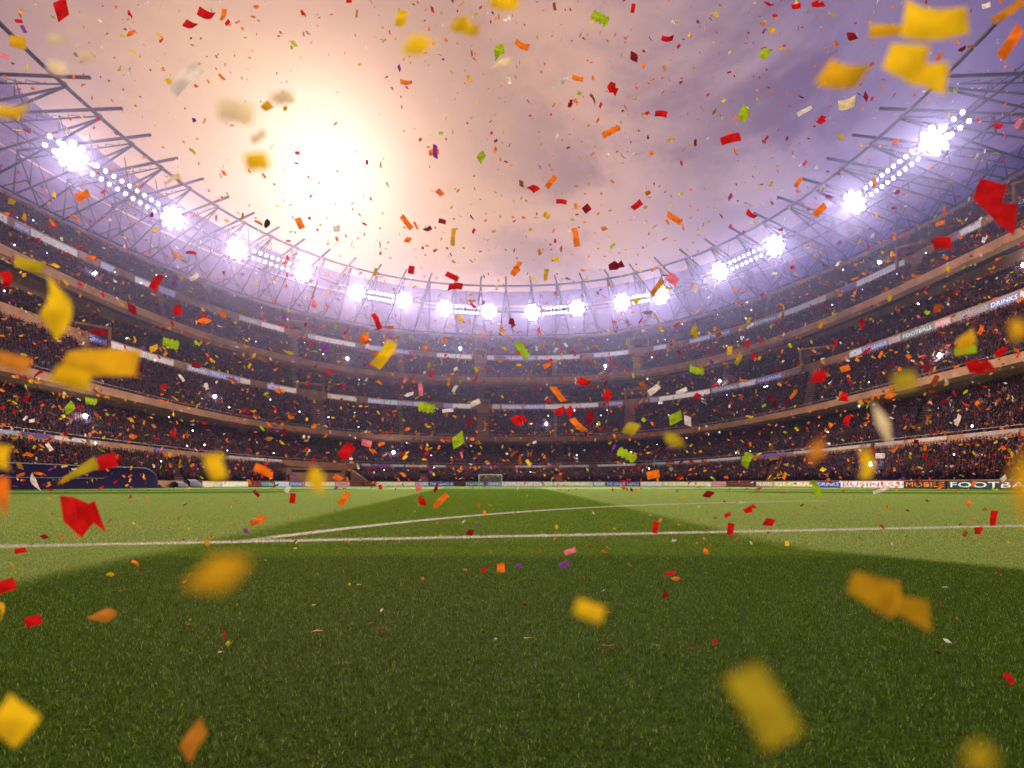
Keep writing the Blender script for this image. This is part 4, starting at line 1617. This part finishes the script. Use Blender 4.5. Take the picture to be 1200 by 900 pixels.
# pieces read off the photograph: x, y, length, width (photo pixels), roll, colour, shape, distance
HAND = [
    (1090, 29, 76, 37, -3, 'yellow', 'strip', .42), (1042, 36, 42, 15, -8, 'gold', 'strip', .5), (1070, 82, 78, 34, -8, 'yellow', 'fold', .42), (985, 90, 50, 25, -12, 'gold', 'slant', .42),
    (990, 123, 24, 12, 20, 'cream', 'slant', 1.2), (1055, 62, 22, 9, 0, 'green', 'zig', 1.0), (1178, 16, 44, 10, 33, 'amber', 'strip', .7), (1188, 45, 38, 12, 60, 'orange', 'slant', .8),
    (857, 162, 24, 10, 14, 'red', 'strip', 1.0), (1163, 242, 56, 46, -25, 'red', 'fold', .7), (1108, 284, 25, 15, 0, 'red', 'strip', .8), (70, 361, 52, 36, 62, 'yellow', 'slant', .5),
    (110, 425, 84, 30, 2, 'gold', 'slant', .5), (87, 444, 42, 22, -14, 'yellow', 'strip', .42), (14, 424, 34, 18, -16, 'amber', 'strip', .5), (40, 312, 38, 13, -14, 'olive', 'strip', .6),
    (9, 330, 22, 13, 95, 'red', 'strip', .8), (125, 541, 26, 17, 12, 'red', 'strip', .7), (90, 554, 48, 17, 32, 'olive', 'wedge', .6), (252, 547, 32, 18, 105, 'yellow', 'strip', .4),
    (370, 562, 40, 24, 115, 'yellow', 'leaf', .36), (98, 601, 56, 38, 10, 'red', 'fold', .8), (4, 583, 46, 18, 100, 'orange', 'wedge', .5), (0, 536, 30, 18, 80, 'yellow', 'strip', .45),
    (8, 686, 22, 14, 18, 'red', 'strip', .8), (37, 728, 20, 12, 16, 'red', 'strip', .9), (3, 716, 28, 8, 75, 'gold', 'wedge', .7), (125, 721, 46, 16, 8, 'amber', 'leaf', .6),
    (258, 672, 98, 42, 18, 'gold', 'leaf', .17), (20, 841, 52, 44, 50, 'yellow', 'strip', .36), (226, 868, 36, 20, 62, 'amber', 'slant', .5), (691, 716, 34, 20, -20, 'yellow', 'strip', .33),
    (895, 828, 88, 46, -60, 'olive', 'strip', .19), (1038, 702, 86, 34, -20, 'gold', 'fold', .38), (1203, 572, 92, 44, 78, 'gold', 'leaf', .15), (1145, 890, 34, 30, 40, 'olive', 'strip', .15),
    (1017, 543, 38, 14, 88, 'yellow', 'strip', .4), (1035, 497, 58, 17, -68, 'cream', 'leaf', .4), (957, 529, 34, 20, 70, 'amber', 'leaf', .3), (1063, 446, 28, 20, 10, 'olive', 'strip', .3),
    (1137, 397, 36, 16, 32, 'gold', 'slant', .55), (1131, 411, 22, 9, 10, 'green', 'strip', .6), (1192, 386, 24, 22, 30, 'gold', 'strip', .3), (960, 441, 22, 15, 35, 'red', 'leaf', .6),
    (1147, 430, 22, 17, 20, 'red', 'fold', .7), (450, 417, 38, 13, 58, 'yellow', 'strip', .8), (217, 92, 44, 13, 42, 'white', 'strip', .6), (489, 52, 46, 26, 18, 'yellow', 'leaf', .32),
    (545, 34, 38, 22, -12, 'yellow', 'fold', .5), (590, 4, 36, 16, 4, 'yellow', 'strip', .5), (470, 21, 19, 12, 75, 'yellow', 'strip', .7), (589, 74, 30, 9, 22, 'cream', 'leaf', .8),
    (275, 130, 40, 24, -6, 'cream', 'strip', .33), (301, 189, 26, 22, 15, 'yellow', 'strip', .34), (303, 160, 20, 9, 25, 'cream', 'strip', .5), (72, 11, 26, 17, -70, 'red', 'strip', .9),
    (243, 18, 20, 11, -15, 'red', 'strip', 1.0), (224, 30, 18, 10, -28, 'red', 'strip', 1.0), (262, 18, 14, 6, 75, 'orange', 'strip', 1.4), (312, 124, 17, 13, -8, 'gold', 'leaf', .8),
    (313, 263, 13, 8, 90, 'black', 'drop', 2.0), (199, 211, 26, 9, 42, 'cream', 'wedge', .8), (22, 131, 48, 15, 2, 'yellow', 'strip', .42), (23, 50, 19, 13, -5, 'gold', 'strip', .7),
    (98, 229, 20, 8, 12, 'orange', 'strip', 1.0), (98, 66, 18, 16, 20, 'cream', 'strip', .4), (62, 78, 26, 12, -12, 'cream', 'strip', .4), (68, 46, 20, 10, 5, 'cream', 'strip', .45), (334, 115, 20, 12, 10, 'cream', 'strip', .5),
    (328, 113, 26, 14, 0, 'cream', 'strip', .36), (240, 376, 20, 7, 2, 'orange', 'leaf', 1.2), (198, 402, 22, 12, -14, 'green', 'zig', 1.0), (82, 478, 18, 13, 85, 'green', 'leaf', 1.0), (105, 470, 14, 9, -10, 'green', 'zig', 1.2),
    (612, 410, 24, 11, -55, 'green', 'zig', .9), (703, 21, 22, 11, -30, 'green', 'zig', 1.1), (585, 59, 14, 12, 30, 'green', 'slant', 1.4), (564, 183, 18, 11, 85, 'green', 'leaf', 1.4), (871, 135, 16, 11, 65, 'green', 'slant', 1.4),
    (896, 63, 17, 11, 20, 'green', 'leaf', 1.3), (734, 533, 24, 12, -28, 'green', 'zig', .9), (537, 516, 16, 13, 35, 'green', 'slant', 1.1), (500, 478, 20, 13, -8, 'green', 'zig', 1.0), (874, 540, 20, 12, 62, 'green', 'zig', .9),
    (957, 573, 22, 9, -68, 'green', 'zig', .9), (815, 434, 20, 10, -8, 'green', 'zig', 1.1), (791, 490, 17, 11, 28, 'green', 'slant', 1.1), (740, 502, 24, 16, 20, 'olive', 'leaf', .6), (789, 516, 32, 16, -28, 'olive', 'leaf', .5),
    (405, 530, 22, 12, 52, 'red', 'strip', .8), (654, 462, 22, 7, -55, 'orange', 'slant', 1.2), (677, 498, 22, 7, -42, 'orange', 'slant', 1.2), (712, 464, 12, 9, 60, 'red', 'slant', 1.3), (668, 482, 10, 8, 50, 'red', 'slant', 1.4), (656, 482, 11, 8, 15, 'red', 'slant', 1.4),
    (608, 492, 15, 12, 40, 'red', 'fold', 1.2), (691, 490, 16, 9, 80, 'maroon', 'slant', 1.2), (684, 448, 15, 8, -20, 'red', 'slant', 1.2), (1042, 464, 21, 7, 14, 'orange', 'leaf', 1.2), (743, 67, 17, 9, -65, 'maroon', 'leaf', 1.3),
    (718, 104, 14, 9, -30, 'red', 'fold', 1.3), (782, 46, 14, 8, -15, 'red', 'strip', 1.3), (612, 54, 18, 7, -22, 'orange', 'strip', 1.3), (596, 92, 14, 5, -75, 'white', 'strip', 1.4), (663, 93, 12, 6, 25, 'white', 'strip', 1.5),
    (677, 92, 13, 5, -12, 'orange', 'strip', 1.4), (476, 97, 14, 6, 5, 'orange', 'strip', 1.3), (716, 154, 22, 8, 24, 'orange', 'zig', 1.2), (775, 133, 15, 6, -8, 'red', 'strip', 1.3), (645, 214, 18, 6, 52, 'orange', 'strip', 1.3), (625, 220, 11, 9, -30, 'red', 'slant', 1.4),
    (658, 236, 13, 5, -8, 'red', 'strip', 1.4), (688, 244, 10, 8, 40, 'maroon', 'strip', 1.4), (746, 241, 14, 7, 38, 'red', 'strip', 1.4), (790, 256, 20, 8, -24, 'orange', 'strip', 1.2), (675, 278, 20, 7, -78, 'orange', 'strip', 1.3), (476, 260, 19, 6, -52, 'orange', 'strip', 1.3),
    (531, 277, 20, 5, 85, 'gold', 'strip', 1.3), (478, 281, 11, 7, 25, 'orange', 'leaf', 1.4), (482, 316, 10, 7, 80, 'red', 'strip', 1.4), (508, 178, 13, 6, 5, 'orange', 'strip', 1.4), (515, 225, 10, 7, -45, 'orange', 'strip', 1.4),
    (530, 324, 17, 6, -28, 'red', 'strip', 1.3), (534, 335, 18, 8, 10, 'red', 'slant', 1.2), (605, 315, 18, 7, 70, 'orange', 'fold', 1.2), (442, 377, 20, 6, -70, 'red', 'strip', 1.2), (722, 312, 17, 10, 15, 'maroon', 'fold', 1.3), (640, 321, 15, 5, 85, 'gold', 'strip', 1.4),
    (788, 327, 14, 10, -40, 'pink', 'strip', 1.2), (770, 337, 20, 7, 58, 'amber', 'strip', 1.1), (815, 336, 12, 6, 70, 'white', 'strip', 1.3), (183, 330, 20, 11, 65, 'red', 'strip', .9), (155, 362, 16, 9, -60, 'maroon', 'leaf', 1.1), (208, 363, 13, 9, 85, 'red', 'strip', 1.1),
    (116, 389, 18, 7, -8, 'maroon', 'strip', 1.1), (229, 428, 11, 6, -10, 'maroon', 'strip', 1.3), (308, 551, 20, 10, -24, 'orange', 'strip', .8), (228, 325, 12, 5, 38, 'white', 'strip', 1.3), (213, 443, 9, 3, -55, 'white', 'strip', 1.6), (39, 563, 28, 6, -60, 'white', 'leaf', 1.0),
    (58, 524, 9, 4, -60, 'white', 'strip', 1.5), (1172, 412, 12, 8, 60, 'red', 'fold', 1.2), (1150, 386, 12, 6, 70, 'orange', 'strip', 1.3), (990, 432, 12, 7, 20, 'orange', 'strip', 1.2), (989, 465, 10, 14, 85, 'red', 'zig', 1.1), (992, 493, 12, 8, 80, 'red', 'strip', 1.2),
    (1123, 492, 14, 6, 62, 'white', 'strip', 1.3), (1030, 534, 12, 6, 0, 'white', 'strip', 1.3), (1034, 574, 20, 4, 22, 'white', 'strip', 1.4), (800, 458, 16, 5, 25, 'white', 'strip', 1.3), (766, 457, 16, 7, 38, 'white', 'strip', 1.2), (557, 472, 12, 6, 25, 'white', 'strip', 1.3),
    (525, 481, 14, 4, 5, 'white', 'strip', 1.4), (493, 457, 14, 5, 92, 'pink', 'strip', 1.3), (533, 455, 10, 4, 60, 'white', 'strip', 1.4), (337, 573, 8, 5, 60, 'white', 'strip', 1.6), (902, 612, 12, 9, -10, 'red', 'slant', 1.3), (856, 620, 14, 7, 82, 'red', 'strip', 1.2),
    (768, 618, 14, 7, 78, 'red', 'strip', 1.3), (830, 579, 15, 9, 18, 'maroon', 'leaf', 1.2), (878, 596, 14, 7, 45, 'red', 'fold', 1.3), (1164, 607, 18, 7, 88, 'red', 'strip', 1.1), (1148, 622, 11, 8, 0, 'red', 'slant', 1.3), (1135, 590, 14, 6, 70, 'orange', 'leaf', 1.3),
    (404, 584, 20, 8, 55, 'orange', 'strip', 1.0), (516, 587, 22, 7, 42, 'orange', 'strip', 1.1), (495, 588, 14, 9, -50, 'red', 'leaf', 1.2), (303, 610, 19, 8, 28, 'orange', 'strip', 1.1), (343, 584, 12, 6, 85, 'red', 'strip', 1.3), (288, 622, 9, 6, -40, 'purple', 'leaf', 1.5),
    (587, 666, 12, 9, 92, 'orange', 'strip', 1.2), (567, 668, 7, 5, 20, 'red', 'strip', 1.6), (780, 697, 10, 8, 50, 'maroon', 'leaf', 1.4), (792, 678, 12, 5, 0, 'orange', 'leaf', 1.3), (661, 661, 12, 7, 40, 'purple', 'fold', 1.3), (609, 663, 11, 5, -20, 'purple', 'leaf', 1.4),
    (786, 672, 13, 4, 10, 'red', 'strip', 1.4), (827, 646, 11, 7, -50, 'orange', 'leaf', 1.4), (668, 646, 14, 6, 18, 'pink', 'strip', 1.3), (551, 624, 11, 8, 30, 'maroon', 'leaf', 1.5), (838, 752, 10, 6, 65, 'red', 'leaf', 1.5), (1110, 751, 13, 4, -25, 'white', 'leaf', 1.4),
    (1183, 795, 14, 7, -55, 'red', 'strip', 1.3), (263, 744, 9, 4, 80, 'red', 'leaf', 1.5), (267, 754, 7, 5, 50, 'olive', 'strip', 1.5), (130, 673, 10, 6, 0, 'olive', 'leaf', 1.4), (52, 629, 11, 6, -6, 'maroon', 'leaf', 1.3), (160, 660, 12, 4, -30, 'orange', 'strip', 1.4), (25, 645, 12, 6, 5, 'red', 'strip', 1.3),
    (958, 6, 14, 8, 15, 'red', 'fold', 1.2), (1155, 7, 14, 5, 22, 'white', 'strip', 1.3), (998, 43, 16, 9, -35, 'maroon', 'leaf', 1.2), (932, 8, 12, 6, 10, 'red', 'strip', 1.4), (1015, 113, 9, 7, 60, 'maroon', 'slant', 1.4), (962, 141, 12, 8, 70, 'red', 'fold', 1.3),
    (943, 130, 16, 5, 25, 'white', 'strip', 1.4), (961, 246, 18, 8, 40, 'orange', 'strip', 1.1), (880, 252, 14, 6, -38, 'red', 'strip', 1.2), (1024, 215, 13, 5, 88, 'orange', 'strip', 1.3), (972, 230, 9, 4, -30, 'purple', 'strip', 1.5), (1170, 148, 16, 8, 22, 'red', 'leaf', 1.2), (935, 214, 12, 5, 60, 'orange', 'strip', 1.3),
    (817, 464, 9, 8, 0, 'red', 'leaf', 1.4),
]
RAND_COL = ['orange', 'red', 'gold', 'white', 'yellow', 'maroon', 'green', 'purple', 'amber', 'pink', 'brown', 'olive']
RAND_W = np.array([30, 17, 11, 8, 6, 8, 5, 4.5, 9, 3.5, 3, 2.5])
RAND_W = RAND_W / RAND_W.sum()
pieces = []
for e in HAND:
    pieces.append((*e[:7], e[7] * (2.0 if e[7] >= .9 else 1.2 if e[7] >= .6 else .76), True))


def dens(x, y):
    """how thickly confetti hangs there"""
    if y > 690:
        return .012
    if y > 640:
        return .06
    if y > 576:
        return .22
    if y > 250:
        return 1.0 if (x < 150 or x > 1000 or y > 380) else .55
    d = math.hypot(x - 385, y - 195)
    return .36 * min(1, .25 + d / 260)


NRAND = 5600
rnd_ = random.Random(11)
while len(pieces) < len(HAND) + NRAND:
    x, y = rnd_.uniform(-30, 1230), rnd_.uniform(-20, 760)
    if rnd_.random() > dens(x, y):
        continue
    lenpx = min(13.0, 2.3 + rnd_.expovariate(1 / 1.5))
    wpx = lenpx * rnd_.uniform(.28, .62)
    real = rnd_.uniform(.035, .070)
    dist = max(2.0, real * F / lenpx)
    c = RAND_COL[int(rng.choice(len(RAND_COL), p=RAND_W))]
    shp = rnd_.choice(['strip', 'strip', 'strip', 'slant', 'leaf', 'leaf', 'zig' if c in ('green', 'olive') else 'slant', 'fold'])
    pieces.append((x, y, lenpx, wpx, rnd_.uniform(-90, 90), c, shp, dist, False))

order = sorted(range(len(pieces)), key=lambda i: (not pieces[i][8], -pieces[i][2] * pieces[i][3]))
LAND = [((385, 195), 'the sun glow')] + [((x, y), f'the {ORD[i]} bright floodlight from the {"left" if i < 8 else "right"}') for i, (x, y) in [(i, s) for i, s in enumerate(STARS[:8])]] + \
       [((x, y), f'the {ORD[i]} bright floodlight from the right') for i, (x, y) in enumerate(STARS[::-1][:8])] + \
       [((574, 562), 'the far goal'), ((1022, 568), 'the white BUSINESS board'), ((1084, 568), 'the black MOBILE board'), ((1160, 566), 'the large FOOTBALL board'), ((932, 568), 'the gold GLOBAL board'), ((867, 568), 'the dark HARDWARE board'),
        ((515, 568), 'the blue THE LEAGUE board'), ((275, 568), 'the pale GLOBAL board'), ((401, 568), 'the pink TRAVEL board'), ((90, 556), 'the blue padded cover'), ((618, 568), 'the long white board right of the goal'),
        ((1178, 353), 'the blue DRINKS ribbon panel'), ((1076, 388), 'the FOOTBALL ribbon panel'), ((160, 412), 'the long left middle ribbon panel'), ((270, 441), 'the left THE LEAGUE ribbon panel'), ((365, 470), 'the left access portal'), ((746, 468), 'the central right access portal'), ((957, 410), 'the right access portal'),
        ((566, 500), 'the central stairway'), ((62, 286), 'the upper left ribbon panel'), ((1032, 318), 'the upper right ribbon panel'), ((720, 418), 'the upper central ribbon panels'), ((320, 629), 'the fork of the two white lines'), ((700, 627), 'the long white chalk line'), ((700, 596), 'the white chalk arc'),
        ((590, 335), 'the far middle of the roof ring'), ((895, 255), 'the right part of the roof ring'), ((90, 117), 'the left end of the roof ring'), ((1120, 75), 'the right end of the roof ring'), ((600, 20), 'the top middle of the sky'), ((820, 110), 'the purple sky at right'), ((200, 60), 'the pale sky at upper left'),
        ((30, 800), 'the dark turf at lower left'), ((600, 760), 'the dark turf in the middle'), ((1050, 760), 'the dark turf at lower right'), ((640, 545), 'the lower rail right of the goal'), ((255, 500), 'the left middle crowd'), ((850, 500), 'the right middle crowd'), ((1120, 470), 'the right lower crowd'), ((70, 470), 'the left lower crowd')]
SHAPE_W = {'strip': 'strip', 'slant': 'slip', 'leaf': 'leaf', 'wedge': 'wedge', 'drop': 'drop', 'zig': 'jagged flake', 'fold': 'folded slip'}
TONE_W = {'amber': 'brownish orange', 'gold': 'golden', 'maroon': 'dark red', 'olive': 'olive yellow'}
used_labels = set()


def roll_word(r):
    r = (r + 90) % 180 - 90
    a = abs(r)
    return 'level' if a < 15 else 'upright' if a > 72 else ('rising rightwards' if r > 0 else 'falling rightwards')


def label_for(x, y, lp, wp, roll, c, shp):
    size = 'big' if lp > 36 else 'medium' if lp > 17 else 'small' if lp > 10 else 'tiny'
    near_ = sorted(LAND, key=lambda e: math.hypot(e[0][0] - x, (e[0][1] - y) * 1.1))[:7]
    for full in (False, True):
        for (lx, ly), nm in near_:
            dx, dy = x - lx, y - ly
            if abs(dx) < 9 and abs(dy) < 9:
                w = 'in front of'
            elif abs(dy) > abs(dx):
                w = 'above' if dy < 0 else 'below'
            else:
                w = 'left of' if dx < 0 else 'right of'
            d = math.hypot(dx, dy)
            if w != 'in front of':
                w = ('just ' if d < 35 else '' if d < 80 else 'well ') + w
            s = f"{size} {TONE_W.get(c, c)} {SHAPE_W[shp]}{', ' + roll_word(roll) + ',' if full else ''} {w} {nm}"
            if len(s.replace(',', '').split()) > 16:
                continue
            if s not in used_labels:
                used_labels.add(s)
                return s
    return None


made = 0
SV, SF, SM = [], [], []
slots = list(PM)
for i in order:
    x, y, lp, wp, roll, c, shp, dist, byhand = pieces[i]
    # dist is along the viewing axis; real size follows from it
    P_ = at(x, y, dist)
    if P_.z < .03:
        k_ = (H - .04) / max(H - P_.z, 1e-6)
        dist *= k_
        P_ = at(x, y, dist)
    Lr, Wr = lp / F * dist, wp / F * dist
    if byhand:
        tilt, spin = rnd_.uniform(-.28, .28), rnd_.uniform(-.25, .25)
        Lr /= max(.7, math.cos(spin))
        Wr /= max(.7, math.cos(tilt))
    else:
        tilt, spin = rnd_.uniform(-1.15, 1.15), rnd_.uniform(-.9, .9)
        Lr *= 1.15
        Wr *= 1.25
    curl = rnd_.uniform(-1.5, 1.5) if byhand else rnd_.uniform(-1.3, 1.3)
    V, Fc = piece(shp, Lr, Wr, curl, rnd_.random())
    R_ = orient(P_, roll, tilt, spin)
    lab = None
    if made < 298 and -5 < x < 1205 and -5 < y < 905:
        lab = label_for(x, y, lp, wp, roll, c, shp)
    if lab:
        o = link('confetti_piece', mesh('confetti_piece', [R_ @ Vector(q) for q in V], Fc, PM[c], shp not in ('fold', 'zig')), None, P_)
        tag(o, lab, 'confetti', 'confetti pieces falling through the stadium air')
        made += 1
    else:
        b0 = len(SV)
        SV += [tuple(P_ + R_ @ Vector(q)) for q in V]
        SF += [tuple(k + b0 for k in q) for q in Fc]
        SM += [slots.index(c)] * len(Fc)
for k in range(110):        # slips already lying on the turf
    yy = 2.2 + 26 * rnd_.random() ** 1.6
    xx = rnd_.uniform(-1, 1) * yy
    c = RAND_COL[int(rng.choice(len(RAND_COL), p=RAND_W))]
    V, Fc = piece(rnd_.choice(['strip', 'slant', 'leaf']), rnd_.uniform(.03, .055), rnd_.uniform(.012, .022), rnd_.uniform(-1.2, 1.2), rnd_.random())
    R_ = Matrix.Rotation(rnd_.uniform(0, 6.3), 3, 'Z') @ Matrix.Rotation(rnd_.uniform(-.4, .4), 3, 'X')
    b0 = len(SV)
    SV += [tuple(Vector((xx, yy, .026)) + R_ @ Vector(q)) for q in V]
    SF += [tuple(j + b0 for j in q) for q in Fc]
    SM += [slots.index(c)] * len(Fc)
o = link('confetti', mesh('confetti', SV, SF, [PM[k] for k in slots], False, SM))
tag(o, 'cloud of tiny coloured confetti scattered through the stadium air', 'confetti', kind='stuff')
print('confetti things', made)
for o, (x, y) in phones:
    near_ = sorted(LAND, key=lambda e: math.hypot(e[0][0] - x, (e[0][1] - y) * 1.1))[:9]
    for (lx, ly), nm in near_:
        dx, dy = x - lx, y - ly
        w = ('above' if dy < 0 else 'below') if abs(dy) > abs(dx) else ('left of' if dx < 0 else 'right of')
        d = math.hypot(dx, dy)
        lab = f"lit phone in the crowd {'just ' if d < 35 else '' if d < 80 else 'well '}{w} {nm}"
        if lab not in used_labels:
            used_labels.add(lab)
            o['label'] = lab
            break
    else:
        for ch in list(o.children):
            bpy.data.objects.remove(ch)
        bpy.data.objects.remove(o)


# ------------------------------------------------------------------ haze
m, t, out = new_mat('haze_air')
pvn = t.new('ShaderNodeVolumePrincipled')
pvn.inputs['Color'].default_value = (.62, .58, 1.0, 1)
pvn.inputs['Density'].default_value = .00036
pvn.inputs['Anisotropy'].default_value = .90
t.l.new(pvn.outputs[0], out.inputs['Volume'])
mb = MB()
mb.box((0, 75, 36.5), 300, 290, 75)
hz = mb.build('haze', m)
tag(hz, 'thin violet evening haze filling the stadium air', 'haze', kind='stuff')
